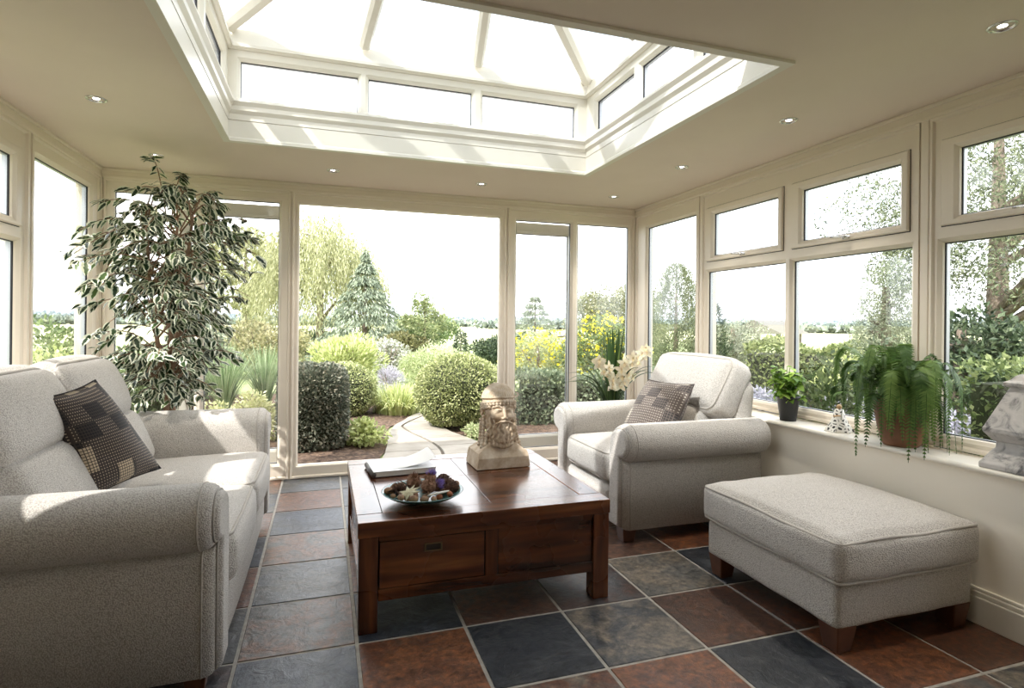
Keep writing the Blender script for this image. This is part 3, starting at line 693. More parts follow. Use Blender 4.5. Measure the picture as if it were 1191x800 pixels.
# ------------------------------------------------------------------ coffee table
TX0, TX1, TY0, TY1, TZ = .133, 1.245, 2.335, 3.40, .447
tab = empty('coffee_table', ((TX0 + TX1) / 2, (TY0 + TY1) / 2, 0), 0, 'square dark reddish-brown wooden coffee table with drawers in the middle of the floor', 'table')
hx, hy = (TX1 - TX0) / 2, (TY1 - TY0) / 2
def tbx(name, mat, *bs, parent=None, bevel=.003):
    b = MB()
    for q in bs: b.box(*q)
    return b.build(name, M[mat], parent or tab, bevel=bevel)
bw = .105; gp = .0012
for q in ((-hx, hx, -hy, -hy + bw - gp), (-hx, hx, hy - bw + gp, hy)): tbx('tabletop_border', 'woodx', (*q, TZ - .062, TZ))
for q in ((-hx, -hx + bw - gp, -hy + bw + gp, hy - bw - gp), (hx - bw + gp, hx, -hy + bw + gp, hy - bw - gp)): tbx('tabletop_border', 'woody', (*q, TZ - .062, TZ))
for ix in (0, 1):
    for iy in (0, 1):
        x0 = -hx + bw + gp if ix == 0 else .02 + gp; x1 = .02 - gp if ix == 0 else hx - bw - gp
        y0 = -hy + bw + gp if iy == 0 else .06 + gp; y1 = .06 - gp if iy == 0 else hy - bw - gp
        tbx('tabletop_panel', 'woodx' if iy == 0 else 'woody', (x0, x1, y0, y1, TZ - .05, TZ - .0015), bevel=.0015)
for sx in (-1, 1):
    for sy in (-1, 1):
        x = sx * (hx - .042); y = sy * (hy - .042); tbx('leg', 'woodz', (x - .038, x + .038, y - .038, y + .038, 0, TZ - .063), bevel=.004)
for s in (-1, 1):
    y = s * (hy - .032)
    tbx('bottom_rail', 'woodx', (-hx + .082, hx - .082, y - .02, y + .02, .122, .168))
    tbx('top_rail', 'woodx', (-hx + .082, hx - .082, y - .02, y + .02, TZ - .086, TZ - .063))
    tbx('centre_stile', 'woodz', (-.028, .028, y - .02, y + .02, .168, TZ - .086))
    x = s * (hx - .032)
    tbx('side_rail', 'woody', (x - .02, x + .02, -hy + .082, hy - .082, .122, .168)); 
    tbx('side_panel', 'woody', (x - .012, x + .010, -hy + .082, hy - .082, .168, TZ - .063))
for s in (-1, 1):
    for t in (-1, 1):
        x0, x1 = (-hx + .083, -.030) if s < 0 else (.030, hx - .083); y = t * (hy - .030)
        if (s < 0) == (t < 0):
            d = tbx('drawer', 'woodx', (x0 + .003, x1 - .003, y - .016, y + .016, .171, TZ - .089), bevel=.003)
            d['label'] = 'drawer with a recessed brass pull'
            cx = (x0 + x1) / 2; yf = y + t * .016; cz = .318
            hb = MB(); hb.box(cx - .037, cx + .037, yf - .004, yf + .004, cz + .012, cz + .017); hb.box(cx - .037, cx + .037, yf - .004, yf + .004, cz - .017, cz - .012); hb.box(cx - .037, cx - .031, yf - .004, yf + .004, cz - .012, cz + .012); hb.box(cx + .031, cx + .037, yf - .004, yf + .004, cz - .012, cz + .012)
            M.setdefault('brass', plain('aged_brass', (.28, .21, .13), .38, Metallic=.9)); M.setdefault('holed', plain('recess_shade', (.02, .012, .008), .5))
            hh = hb.build('handle', M['brass'], d, bevel=.001)
            rb = MB(); rb.box(cx - .032, cx + .032, yf - .0005 if t > 0 else yf - .0008, yf + .0008 if t > 0 else yf + .0005, cz - .013, cz + .013); rb.build('pull_shade', M['holed'], d)  # flat near-black plate: the shade inside the pull put into colour
        else:
            fr_ = tbx('fixed_panel', 'woodx', (x0 + .001, x1 - .001, y - .012, y + .008, .169, TZ - .087), bevel=.002)
tbx('drawer_case', 'woody', (-hx + .04, hx - .04, -hy + .055, hy - .055, .125, .14))

# ------------------------------------------------------------------ foliage tools
def leafcloud(P, Nn, size, aspect=.5, droop=.0, flat=.0, rnd=None, seed=1, outward=.5, curl=.25):
    """one folded leaf (two triangles-pair) per point; returns V, F(quads), rand"""
    rs = np.random.RandomState(seed); n = len(P); P = np.asarray(P, float); Nn = np.asarray(Nn, float)
    d = rs.normal(size=(n, 3)); d /= np.linalg.norm(d, axis=1, keepdims=True)
    d = d * (1 - outward) + Nn * outward; d[:, 2] -= droop; d[:, 2] *= (1 - flat); d /= np.linalg.norm(d, axis=1, keepdims=True) + 1e-9
    up_ = rs.normal(size=(n, 3)) + np.array([0, 0, 1.2]); s = np.cross(d, up_); s /= np.linalg.norm(s, axis=1, keepdims=True) + 1e-9
    nn = np.cross(s, d)
    sz = (np.asarray(size) * rs.uniform(.65, 1.25, n))[:, None]; w = sz * aspect * .5
    a = P; b = P + d * sz * .5 + s * w + nn * w * curl; c = P + d * sz; e = P + d * sz * .5 - s * w + nn * w * curl
    V = np.stack([a, b, c, e], 1).reshape(-1, 3); F = np.arange(n * 4).reshape(n, 4)
    r = rs.uniform(0, 1, n) if rnd is None else rnd
    return V, F, np.repeat(r, 4)
def blob_points(n, cx, rad, seed, lumps=14, lump=.38, shell=.55, zmin=None):
    """points spread over lumpy masses inside an ellipsoid, denser to the outside"""
    rs = np.random.RandomState(seed); rad = np.array(rad)
    lc = rs.normal(size=(lumps, 3)); lc /= np.linalg.norm(lc, axis=1, keepdims=True); lc *= rs.uniform(.35, .72, (lumps, 1)); lr = rs.uniform(.7, 1.3, lumps) * lump
    k = rs.randint(0, lumps, n); v = rs.normal(size=(n, 3)); v /= np.linalg.norm(v, axis=1, keepdims=True)
    t = rs.uniform(shell, 1, (n, 1)) ** .6
    p = lc[k] + v * t * lr[k][:, None]
    nr = v * .7 + lc[k]; nr /= np.linalg.norm(nr, axis=1, keepdims=True) + 1e-9
    P = p * rad + np.array(cx)
    if zmin is not None: P[:, 2] = np.maximum(P[:, 2], zmin + rs.uniform(0, .03, n))
    return P, nr
def at(px, py, z=-.1):
    u, v = (px - 595.5) / 666, (374.2 - py) / 666; a = u * c_ + v * -s_ * -1 * -1; 
    a = u * math.cos(ROLL) + v * math.sin(ROLL); b = -u * math.sin(ROLL) + v * math.cos(ROLL)
    X = a * math.cos(YAW) + math.sin(YAW); Y = -a * math.sin(YAW) + math.cos(YAW)
    return X, Y, b
def spot(px, d):
    """garden position seen at column px of the photograph, d metres deep into the garden (world Y for the back, or range)"""
    X, Y, b = at(px, 400); k = d / math.hypot(X, Y); return X * k, Y * k
def hgt(py, d, px=595):
    X, Y, b = at(px, py); return 1.25 + b * d / math.hypot(X, Y)
def leafobj(name, P, Nn, size, mat, parent, **kw):
    V, F, r = leafcloud(P, Nn, size, **kw); return np_mesh(name, V, F, mat, parent, smooth=False, attrs={'leafrand': r})
M['bark'] = noise_mat('bark', (.10, .075, .055), (.21, .165, .125), .9, 12, bump=.6, bscale=40)
M['figbark'] = noise_mat('fig_bark', (.22, .125, .075), (.36, .23, .15), .8, 30, bump=.4, bscale=90, dist=.003)
M['innerdark'] = plain('shade_core', (.030, .036, .018), .95)  # near-black colour for the shade inside clipped shrubs and hedges
M['soil'] = noise_mat('soil', (.05, .033, .022), (.10, .068, .045), .95, 40, bump=.8, bscale=120)
GM = {}
def gm(name, *cols, **kw):
    if name not in ('yellow_petal', 'fern_leaf', 'basil_leaf', 'orchid_leaf'):
        cols = [tuple(min(.85, 1.18 * (.78 * v + .22 * (c[0] * .3 + c[1] * .6 + c[2] * .1))) for v in c) for c in cols]  # outdoor leaves greyed and lightened: pale haze put into the colours
    if name not in GM: GM[name] = leaf_mat(name, cols, **kw)
    return GM[name]
box_l = lambda: gm('box_leaf', (.10, .13, .03), (.33, .38, .11), (.64, .64, .28), trans=.3)
def trunk(root, h, r, lean=(0, 0), n=5, spread=.5, seed=0):
    rs = random.Random(seed); b = MB()
    b.tube([(lean[0] * t * t, lean[1] * t * t, h * t) for t in (0, .3, .6, 1)], [r, r * .8, r * .6, r * .3], 8)
    for i in range(n):
        t = rs.uniform(.3, .9); a = rs.uniform(0, 6.28); z = h * t; l = spread * (1.2 - t) * h
        x0, y0 = lean[0] * t * t, lean[1] * t * t
        b.tube([(x0, y0, z), (x0 + math.cos(a) * l * .5, y0 + math.sin(a) * l * .5, z + l * .35), (x0 + math.cos(a) * l, y0 + math.sin(a) * l, z + l * .5)], [r * .4, r * .25, r * .08], 6)
    return b.build('trunk', M['bark'], root)

# ------------------------------------------------------------------ garden ground
GZ = -.1
M['lawn'] = noise_mat('lawn', (.22, .27, .10), (.33, .37, .17), .9, 3, bump=.5, bscale=60)
M['field'] = noise_mat('field', (.42, .44, .22), (.52, .50, .30), .95, .02, lo=.4, hi=.6)
M['mulch'] = noise_mat('mulch', (.055, .033, .022), (.21, .135, .09), .95, 22, bump=1, bscale=60, dist=.03)
M['stone'] = noise_mat('path_stone', (.25, .222, .182), (.36, .325, .275), .85, 3, bump=.3, bscale=50)
M['joint'] = plain('path_joint', (.10, .08, .06), .95)
b = MB(); b.add([(-60, -30, GZ - .02), (60, -30, GZ - .02), (60, 34, GZ - .02), (-60, 34, GZ - .02)], [(0, 1, 2, 3)]); struct(b.build('ground', M['lawn']))
b = MB(); b.add([(-900, -300, GZ - .06), (900, -300, GZ - .06), (900, 1500, GZ - .06), (-900, 1500, GZ - .06)], [(0, 1, 2, 3)]); struct(b.build('field', M['field']))
def mound(name, pts, h, mat, seed=0):
    n = len(pts); cx = sum(p[0] for p in pts) / n; cy = sum(p[1] for p in pts) / n; V = []; rings = 7
    for k in range(rings):
        t = k / (rings - 1)
        for p in pts:
            x, y = cx + (p[0] - cx) * (1 - t), cy + (p[1] - cy) * (1 - t); V.append((x, y, GZ + h * math.sin(min(1, t * 2.2) * PI / 2) * (1 + .4 * mnoise.noise(Vector((x * 3, y * 3, seed)))) - .005))
    b = MB(); b.add(V, [(k * n + i, k * n + (i + 1) % n, (k + 1) * n + (i + 1) % n, (k + 1) * n + i) for k in range(rings - 1) for i in range(n)], True); return b.build(name, mat)
def smooth_loop(P, n=6):
    out = []; m = len(P)
    for i in range(m):
        p0, p1, p2, p3 = [np.array(P[(i + k) % m]) for k in (-1, 0, 1, 2)]
        for t in np.linspace(0, 1, n, endpoint=False): out.append(tuple(.5 * ((2 * p1) + (-p0 + p2) * t + (2 * p0 - 5 * p1 + 4 * p2 - p3) * t * t + (-p0 + 3 * p1 - 3 * p2 + p3) * t ** 3)))
    return out
bl = mound('mulch_bed', smooth_loop([(-1.6, 4.98), (.50, 4.98), (.52, 5.7), (.66, 6.2), (.72, 6.7), (.80, 7.4), (1.12, 7.9), (1.5, 9.5), (.3, 11), (-2.4, 11), (-3.4, 7)]), .035, M['mulch'])
tag(bl, 'brown bark mulch of the planting bed left of the garden path', 'mulch', kind='stuff')
br = mound('mulch_bed', smooth_loop([(1.60, 4.98), (4.2, 4.98), (5.5, 7), (4.0, 10.5), (2.0, 10), (1.46, 8.6), (1.42, 7.6), (1.50, 6.9), (1.75, 6.3), (1.80, 5.6)]), .035, M['mulch'], 3)
tag(br, 'brown bark mulch under the large clipped ball right of the garden path', 'mulch', kind='stuff')
# two-lane stone path with a dark winding channel
pl = [(5.0, .50, 1.72), (5.5, .52, 1.72), (5.9, .60, 1.68), (6.3, .66, 1.58), (6.8, .72, 1.45), (7.3, .84, 1.40), (7.8, 1.06, 1.46), (8.4, 1.35, 1.75), (9.2, 1.8, 2.3), (10.2, 2.5, 3.2)]
def chan(y): return 1.05 + .105 * math.sin((y - 5.2) * 2.3) + max(0, y - 7.3) * .38
def pxy(y):
    for i in range(len(pl) - 1):
        if pl[i][0] <= y <= pl[i + 1][0]:
            t = (y - pl[i][0]) / (pl[i + 1][0] - pl[i][0]); t = t * t * (3 - 2 * t) * .3 + t * .7; return pl[i][1] + (pl[i + 1][1] - pl[i][1]) * t, pl[i][2] + (pl[i + 1][2] - pl[i][2]) * t
    return pl[-1][1:]
pb = MB(); ys = np.linspace(5.0, 10.2, 60)
joints = [[5.42, 5.86, 6.26, 6.70, 7.2, 7.75, 8.4], [5.60, 6.03, 6.46, 6.98, 7.5, 8.1, 8.8]]
for ln in (0, 1):
    edges = [5.0] + joints[ln] + [10.2]
    for a, c in zip(edges[:-1], edges[1:]):
        yy = np.linspace(a + .008, c - .008, 8); V = []
        for y in yy:
            l, r_ = pxy(y); m_ = chan(y)
            x0, x1 = (l, m_ - .016) if ln == 0 else (m_ + .016, r_); V += [(x0, y, GZ + .03), (x1, y, GZ + .03), (x0, y, GZ - .02), (x1, y, GZ - .02)]
        n = len(yy); fs = []
        for i in range(n - 1):
            q = i * 4; fs += [(q, q + 1, q + 5, q + 4), (q, q + 4, q + 6, q + 2), (q + 1, q + 3, q + 7, q + 5)]
        fs += [(0, 2, 3, 1), (4 * n - 4, 4 * n - 3, 4 * n - 1, 4 * n - 2)]
        pb.add(V, fs)
pth = struct(pb.build('path', M['stone'], bevel=.004))
jb = MB(); V = []
for y in ys: l, r_ = pxy(y); V += [(l, y, GZ + .012), (r_, y, GZ + .012)]
jb.add(V, [(2 * i, 2 * i + 1, 2 * i + 3, 2 * i + 2) for i in range(len(ys) - 1)]); struct(jb.build('ground_joint', M['joint']))
# step under the doors and outer plinth
quad_obj('slab_step', [(XL - .2, XR + .2, YB + .08, YB + .20, GZ - .05, -.015)], M['stone'])

# ------------------------------------------------------------------ clipped shrubs
def surf_points_ell(n, c, rad, seed, p=2.0, zlow=-1, nz=.05):
    rs = np.random.RandomState(seed); v = rs.normal(size=(n * 2, 3)); v /= np.linalg.norm(v, axis=1, keepdims=True); v = v[v[:, 2] > zlow][:n]
    if p != 2: s = (np.abs(v) ** p).sum(1) ** (1 / p); q = v / s[:, None]
    else: q = v
    k = 1 + nz * np.array([mnoise.noise(Vector(x * 3 + seed)) for x in q])[:, None]
    return q * k * np.array(rad) * rs.uniform(.90, 1.0, (len(q), 1)) + np.array(c), v
def clipped(name, x, y, rad, n, size, mat, label, cat='clipped shrub', p=2.0, seed=1, zc=None, zlow=-.85, group=None):
    root = empty(name, (x, y, GZ), 0, label, cat, group); zc = zc if zc is not None else rad[2] * .96
    P, nr = surf_points_ell(n, (0, 0, zc), rad, seed, p, zlow); leafobj('foliage', P, nr, size, mat, root, aspect=.6, outward=.55, seed=seed)
    b = MB(); V = []
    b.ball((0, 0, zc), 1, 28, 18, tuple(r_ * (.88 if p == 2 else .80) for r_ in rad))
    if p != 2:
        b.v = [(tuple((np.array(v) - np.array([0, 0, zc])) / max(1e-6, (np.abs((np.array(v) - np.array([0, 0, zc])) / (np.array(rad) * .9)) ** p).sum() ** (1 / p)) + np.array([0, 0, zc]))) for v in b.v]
    b.build('branches', M['innerdark'], root); return root  # a solid dark core, painted shade behind the leaves
clipped('box_ball', 1.66, 7.20, (.575, .575, .475), 22000, .030, box_l(), 'large round clipped box ball beside the stone path', 'clipped shrub', seed=2)
clipped('box_ball', .30, 8.35, (.42, .42, .385), 9000, .030, box_l(), 'small clipped box ball behind the square cut shrub', 'clipped shrub', seed=3)
clipped('cut_yew', -.10, 6.42, (.34, .42, .43), 16000, .034, gm('yew_leaf', (.055, .075, .045), (.15, .17, .11), (.28, .25, .17), trans=.15), 'square cut dark green shrub just outside the doorway', 'clipped shrub', p=5, seed=4, zc=.44, zlow=-.95)

def bush(name, px, d, w, ztop, n, size, mat, label, cat='shrub', seed=1, zbase=GZ, aspect=.5, droop=0, lumps=18, depth=None, core=True, outward=.5, xy=None, group=None, lump=.38):
    x, y = xy or spot(px, d); root = empty(name, (x, y, zbase), 0, label, cat, group); h = ztop - zbase
    P, nr = blob_points(n, (0, 0, h * .52), (w / 2, (depth or w) / 2, h * .54), seed, lumps=lumps, zmin=.02, lump=lump)
    leafobj('foliage', P, nr, size, mat, root, aspect=aspect, droop=droop, seed=seed, outward=outward)
    if core:
        b = MB(); rs = random.Random(seed)
        for i in range(9):
            a = rs.uniform(0, 6.28); l = rs.uniform(.2, .36); b.tube([(0, 0, 0), (math.cos(a) * w * l * .4, math.sin(a) * w * l * .4, h * .4), (math.cos(a) * w * l, math.sin(a) * w * l, h * rs.uniform(.6, .85))], [.02 * h + .006, .012 * h + .004, .003 * h + .002], 6)
        b.build('branches', M['bark'], root)
    return root
yg = lambda: gm('golden_leaf', (.24, .30, .06), (.48, .54, .15), (.70, .72, .32), trans=.4)
mg = lambda: gm('mid_leaf', (.045, .085, .02), (.12, .19, .045), (.25, .32, .09))
dg = lambda: gm('dark_leaf', (.018, .036, .016), (.05, .085, .032), (.11, .15, .06), trans=.2)
pg = lambda: gm('pale_leaf', (.20, .26, .08), (.38, .44, .18), (.58, .60, .32), trans=.4)
wl = lambda: gm('willow_leaf', (.17, .19, .06), (.36, .37, .15), (.60, .58, .32), trans=.45)
cd = lambda: gm('cedar_leaf', (.08, .11, .065), (.20, .25, .15), (.38, .43, .28), trans=.2)
bush('golden_plant', 398, 6.05, .46, .16, 900, .065, yg(), 'low yellow-green leafy plant between the square cut shrub and the path', 'plant', seed=5, aspect=.55, xy=(.42, 6.30))
bush('golden_shrub', 400, 11.0, 1.65, 1.04, 7500, .10, yg(), 'large bright golden-leaved shrub behind the small box ball', seed=6, aspect=.36, lumps=44, lump=.27, outward=.75, droop=-.5)
bush('low_plant', 548, 6.4, .26, .06, 350, .045, pg(), 'small pale yellow-green plant at the foot of the large box ball', 'plant', seed=7, xy=(1.66, 6.42))
bush('pale_shrub', 508, 12.5, 1.8, .70, 9000, .07, pg(), 'wide pale feathery shrub behind the large box ball', seed=8, aspect=.25)
bush('flowering_shrub', 452, 13.0, 1.2, .95, 4200, .07, gm('pinkish', (.16, .19, .09), (.34, .35, .24), (.78, .70, .68)), 'loose shrub dotted with pale pink flowers behind the grass clump', seed=9)
bush('lavender', 452, 10.6, .55, .42, 2600, .07, gm('lav', (.22, .22, .24), (.42, .40, .46), (.62, .58, .66)), 'grey-mauve lavender clump beside the large golden shrub', 'plant', seed=10, aspect=.12, outward=.85)
bush('dark_shrub', 470, 15.5, 1.9, .92, 5000, .09, gm('bronze', (.07, .075, .02), (.17, .17, .045), (.30, .27, .09)), 'rounded bronze-green shrub below the blue cedar', seed=11)
bush('round_bush', 584, 16.5, 1.9, hgt(389, 16.5), 7000, .085, dg(), 'rounded dark green bush at the right of the doorway view', seed=12)

# long-leaved grass clump
def blades(name, x, y, n, h, spread, wd, mat, label, seed=1, cat='ornamental grass', z=GZ, segs=5, droop=1.0, base=.12):
    rs = np.random.RandomState(seed); root = empty(name, (x, y, z), 0, label, cat); V = []; F = []; A = []
    for i in range(n):
        a = rs.uniform(0, 2 * PI); l = h * rs.uniform(.65, 1.1); s = spread * rs.uniform(.15, 1); r0 = rs.uniform(0, base) * spread; rv = rs.uniform()
        dx, dy = math.cos(a), math.sin(a); b0 = len(V)
        for k in range(segs + 1):
            t = k / segs; rr = r0 + s * t ** 1.6; zz = l * (t - droop * .45 * (s / spread) * t ** 2.6); w_ = wd * (1 - t) ** .5 * .5
            V += [(dx * rr - dy * w_, dy * rr + dx * w_, zz), (dx * rr + dy * w_, dy * rr - dx * w_, zz)]; A += [rv, rv]
        F += [(b0 + 2 * k, b0 + 2 * k + 1, b0 + 2 * k + 3, b0 + 2 * k + 2) for k in range(segs)]
    np_mesh('foliage', V, F, mat, root, smooth=False, attrs={'leafrand': A}); return root
blades('grass_clump', 1.02, 8.45, 900, .52, .46, .022, gm('lily_leaf', (.22, .28, .06), (.42, .48, .12), (.62, .62, .24), trans=.4), 'arching yellow-green strap-leaved clump at the far end of the path', seed=2, base=.75, droop=1.5)

# ------------------------------------------------------------------ trees
def tree(name, px, d, w, ztop, zlow, n, size, mat, label, seed=1, aspect=.5, droop=0, lumps=26, cat='tree', lump=.32, depth=None, flat=0, trunk_r=.12, outward=.4, xy=None, group=None):
    x, y = xy or spot(px, d); root = empty(name, (x, y, GZ), 0, label, cat, group); h = ztop - GZ; zc = (ztop + zlow) / 2 - GZ
    P, nr = blob_points(n, (0, 0, zc), (w / 2, (depth or w) / 2, (ztop - zlow) / 2), seed, lumps=lumps, lump=lump)
    leafobj('crown', P, nr, size, mat, root, aspect=aspect, droop=droop, seed=seed, flat=flat, outward=outward)
    trunk(root, h * .8, trunk_r, n=9, seed=seed, spread=min(.5, w / h * .40)); return root
def conifer(name, px, d, w, ztop, n, size, mat, label, seed=1, zlow=.1, power=1.0, tiers=0, droop=.35, xy=None, cat='tree', group=None, aspect=.3):
    x, y = xy or spot(px, d); root = empty(name, (x, y, GZ), 0, label, cat, group); h = ztop - GZ; rs = np.random.RandomState(seed)
    t = rs.uniform(0, 1, n) ** .75; t = 1 - t; 
    if tiers: t = (np.floor(t * tiers) + rs.beta(1.3, 3.2, n)) / tiers
    a = rs.uniform(0, 2 * PI, n)
    kk = 1 + .28 * np.sin(a * 5 + np.floor(t * max(tiers, 8)) * 2.1 + seed)
    rr = (w / 2) * (1 - t) ** power * rs.uniform(.25, 1, n) ** .45 * kk
    P = np.stack([rr * np.cos(a), rr * np.sin(a), zlow + t * (h - zlow) - rr * droop * .5 * (1 if tiers else 0)], 1)
    nr = np.stack([np.cos(a), np.sin(a), np.full(n, .1)], 1)
    leafobj('crown', P, nr, size, mat, root, aspect=aspect, droop=droop, seed=seed, outward=.6)
    b = MB(); b.tube([(0, 0, 0), (0, 0, h * .5), (0, 0, h * .96)], [.02 * h + .02, .015 * h, .006], 8); b.build('trunk', M['bark'], root); return root
def weeper(name, px, d, w, ztop, nstr, mat, label, seed=1, xy=None, size=.09, low=.25, cat='tree'):
    x, y = xy or spot(px, d); root = empty(name, (x, y, GZ), 0, label, cat); h = ztop - GZ; rs = np.random.RandomState(seed); P = []; Nn = []
    for i in range(nstr):
        a = rs.uniform(0, 2 * PI); q = rs.uniform(0, 1) ** .6; r0 = w / 2 * q * rs.uniform(.8, 1); zt = h * (1 - .42 * q ** 2) * rs.uniform(.72, 1.0); ln = h * rs.uniform(.12, .45); k = int(ln / size * 2.2) + 2
        tt = np.linspace(0, 1, k); xx = r0 * math.cos(a) + .10 * w * tt * math.cos(a) * .5 + rs.normal(0, .04, k); yy = r0 * math.sin(a) + .05 * w * tt * math.sin(a) + rs.normal(0, .04, k); zz = np.maximum(zt - ln * tt ** 1.3, h * low * rs.uniform(.5, 1))
        P.append(np.stack([xx, yy, zz], 1)); Nn.append(np.tile([math.cos(a) * .5, math.sin(a) * .5, -.8], (k, 1)))
    leafobj('crown', np.concatenate(P), np.concatenate(Nn), size, mat, root, aspect=.22, droop=.5, seed=seed, outward=.6); trunk(root, h * .85, .02 * h + .05, n=12, seed=seed, spread=.45); return root
weeper('willow_tree', 372, 19, 4.6, hgt(248, 19), 1700, wl(), 'tall weeping tree with yellow-green trailing foliage beyond the doorway', seed=3, size=.125, low=.12)
conifer('blue_cedar', 424, 17, 4.2, hgt(292, 17), 15000, .13, cd(), 'blue-green cedar with layered drooping branches beside the weeping tree', seed=4, tiers=10, power=1.35, droop=.8, zlow=.3)
tree('small_tree', 494, 15.8, 1.9, hgt(336, 15.8), .5, 3400, .085, gm('thin_leaf', (.10, .14, .04), (.22, .27, .09), (.38, .40, .16)), 'slender open-branched small tree left of the field view', seed=5, lumps=30, lump=.2, trunk_r=.06)
tree('small_tree', 490, 22, 3.6, hgt(366, 22), .2, 5000, .13, mg(), 'broad mid-green tree behind the slender open-branched tree', seed=6, lumps=24)
conifer('column_conifer', 536, 14.0, .46, hgt(384, 14.0), 2600, .07, dg(), 'narrow dark green column conifer beside the slender tree', seed=7, power=.4)
tree('dark_tree', 362, 24, 6, hgt(385, 24), -.1, 6000, .16, dg(), 'low dark evergreen mass under the weeping tree', seed=8)
# right of the doorway
conifer('spruce', 622, 20, 2.5, hgt(342, 20), 5500, .13, cd(), 'grey-green pointed conifer seen through the pane beside the doorway', seed=9, tiers=10, power=.9)
def flowered(name, px, d, w, ztop, n, nf, label, seed):
    root = bush(name, px, d, w, ztop, n, .07, pg() if seed == 10 else mg(), label, seed=seed, aspect=.35, lump=.3)
    h = ztop - GZ; P, nr = blob_points(nf, (0, 0, h * .62), (w / 2 * 1.05, w / 2 * 1.05, h * .50), seed, lumps=18, shell=.9, lump=.3)
    leafobj('blossom', P, nr, .055, gm('yellow_petal', (.85, .72, .02), (.95, .85, .08), trans=.3, rough=.6), root, aspect=.9, seed=seed + 1); return root
flowered('yellow_flowering_shrub', 630, 10.5, 2.0, hgt(384, 10.5), 7000, 800, 'large shrub dotted with yellow flowers outside the pane beside the doorway', 10)
flowered('yellow_flowering_shrub', 705, 9.5, 1.7, hgt(366, 9.5), 6500, 700, 'yellow-flowered shrub rising behind the white orchid', 11)
tree('round_tree', 712, 15, 3.1, hgt(322, 15), .8, 11000, .075, gm('rosy', (.10, .12, .05), (.22, .24, .10), (.40, .38, .22)), 'round-headed tree with fine foliage outside the corner pane', seed=12, lumps=30)
def hedge(name, p0, p1, wid, ztop, n, size, mat, label, seed=1, group=None):
    rs = np.random.RandomState(seed); p0 = np.array(p0); p1 = np.array(p1); d = p1 - p0; ln = np.linalg.norm(d); d = d / ln; nrm = np.array([-d[1], d[0]]); h = ztop - GZ
    root = empty(name, (*((p0 + p1) / 2), GZ), 0, label, 'hedge', group); mid = (p0 + p1) / 2
    s = rs.uniform(-ln / 2, ln / 2, n); face = rs.uniform(0, 1, n); per = h * 2 + wid; q = face * per
    o = np.where(q < h, -wid / 2, np.where(q < h + wid, q - h - wid / 2, wid / 2)); z = np.where(q < h, q, np.where(q < h + wid, h, q - h - wid))
    bump = np.array([mnoise.noise(Vector((a * 1.6, b_ * 2, seed))) for a, b_ in zip(s, z)]) * .16 * h ** .5
    o = o + np.sign(o) * bump + rs.normal(0, .03, n); z = np.clip(z + bump + rs.normal(0, .03, n), .01, None)
    P = np.stack([d[0] * s + nrm[0] * o, d[1] * s + nrm[1] * o, z], 1); nr = np.stack([nrm[0] * np.sign(o), nrm[1] * np.sign(o), np.where(q > h, .8, .2) * np.ones(n)], 1); nr /= np.linalg.norm(nr, axis=1, keepdims=True)
    leafobj('foliage', P, nr, size, mat, root, aspect=.55, seed=seed, outward=.5)
    b = MB(); a = math.atan2(d[1], d[0]); b.box(-ln / 2 + .05, ln / 2 - .05, -wid / 2 + .10, wid / 2 - .10, 0, h - .12, Matrix.Rotation(a, 4, 'Z')); b.build('branches', M['innerdark'], root); return root  # solid dark box inside the hedge, its inner shade as colour
hedge('hedge', (2.45, 7.25), (4.7, 6.7), .55, .52, 11000, .06, gm('hedge_grey', (.06, .10, .05), (.15, .20, .10), (.28, .33, .17)), 'clipped grey-green hedge below the yellow-flowered shrub', 13)
# beyond the right wall
conifer('cypress', 786, 12.5, 1.55, hgt(308, 12.5), 24000, .06, gm('cypress_leaf', (.06, .09, .03), (.15, .19, .07), (.28, .31, .13), trans=.2), 'tall dense cypress outside the tall corner window', seed=14, power=.45, droop=-.5)
conifer('cypress', 752, 14, 1.2, hgt(360, 14), 5000, .09, dg(), 'shorter dark cypress close to the corner post', seed=15, power=.5, droop=-.4)
tree('grey_tree', 852, 14, 1.9, hgt(362, 14), -.1, 11000, .065, gm('grey_leaf', (.10, .12, .07), (.24, .27, .17), (.42, .44, .32)), 'grey-green feathery tree outside the narrower casement bay', seed=16, lumps=26, aspect=.3)
conifer('cypress', 830, 12.5, .8, hgt(352, 12.5), 3500, .08, dg(), 'slim dark cypress at the edge of the narrower casement bay', seed=17, power=.5, droop=-.4)
hedge('hedge', (7.0, 8.2), (10.6, 4.4), 1.0, .86, 15000, .085, gm('hedge_mid', (.06, .09, .02), (.17, .22, .05), (.34, .37, .12)), 'mid-green hedge beyond the wider casement window', 19)
hedge('hedge', (4.6, 6.6), (5.3, 2.9), .7, .40, 12000, .05, gm('lav2', (.16, .17, .19), (.30, .30, .36), (.44, .42, .50)), 'low grey-mauve lavender hedge below the casement windows', 20)
bush('leafy_shrub', 962, 4.75, .80, hgt(421, 4.25), 3200, .055, gm('leafy', (.05, .09, .025), (.12, .18, .05), (.24, .30, .10)), 'leafy green shrub close outside the window behind the basil', seed=21, lumps=14, aspect=.5, zbase=-.1)
bush('yellow_shrub', 985, 8.6, 1.3, hgt(399, 8.6), 3000, .08, yg(), 'flat golden shrub in front of the mid-green hedge', seed=22, depth=.8)
tree('feathery_tree', 1030, 8.2, 1.15, hgt(300, 8.2), .1, 12000, .05, gm('soft_leaf', (.08, .11, .05), (.20, .24, .13), (.36, .40, .24)), 'feathery grey-green tree at the right of the wider casement window', seed=23, aspect=.25, lumps=24)
tree('pine_tree', 1160, 9.0, 4.2, hgt(135, 9.0), .9, 30000, .060, gm('pine_leaf', (.035, .05, .02), (.12, .155, .065), (.27, .30, .15)), 'large spreading pine outside the window nearest the camera', seed=24, aspect=.3, lumps=34, lump=.24, trunk_r=.16)
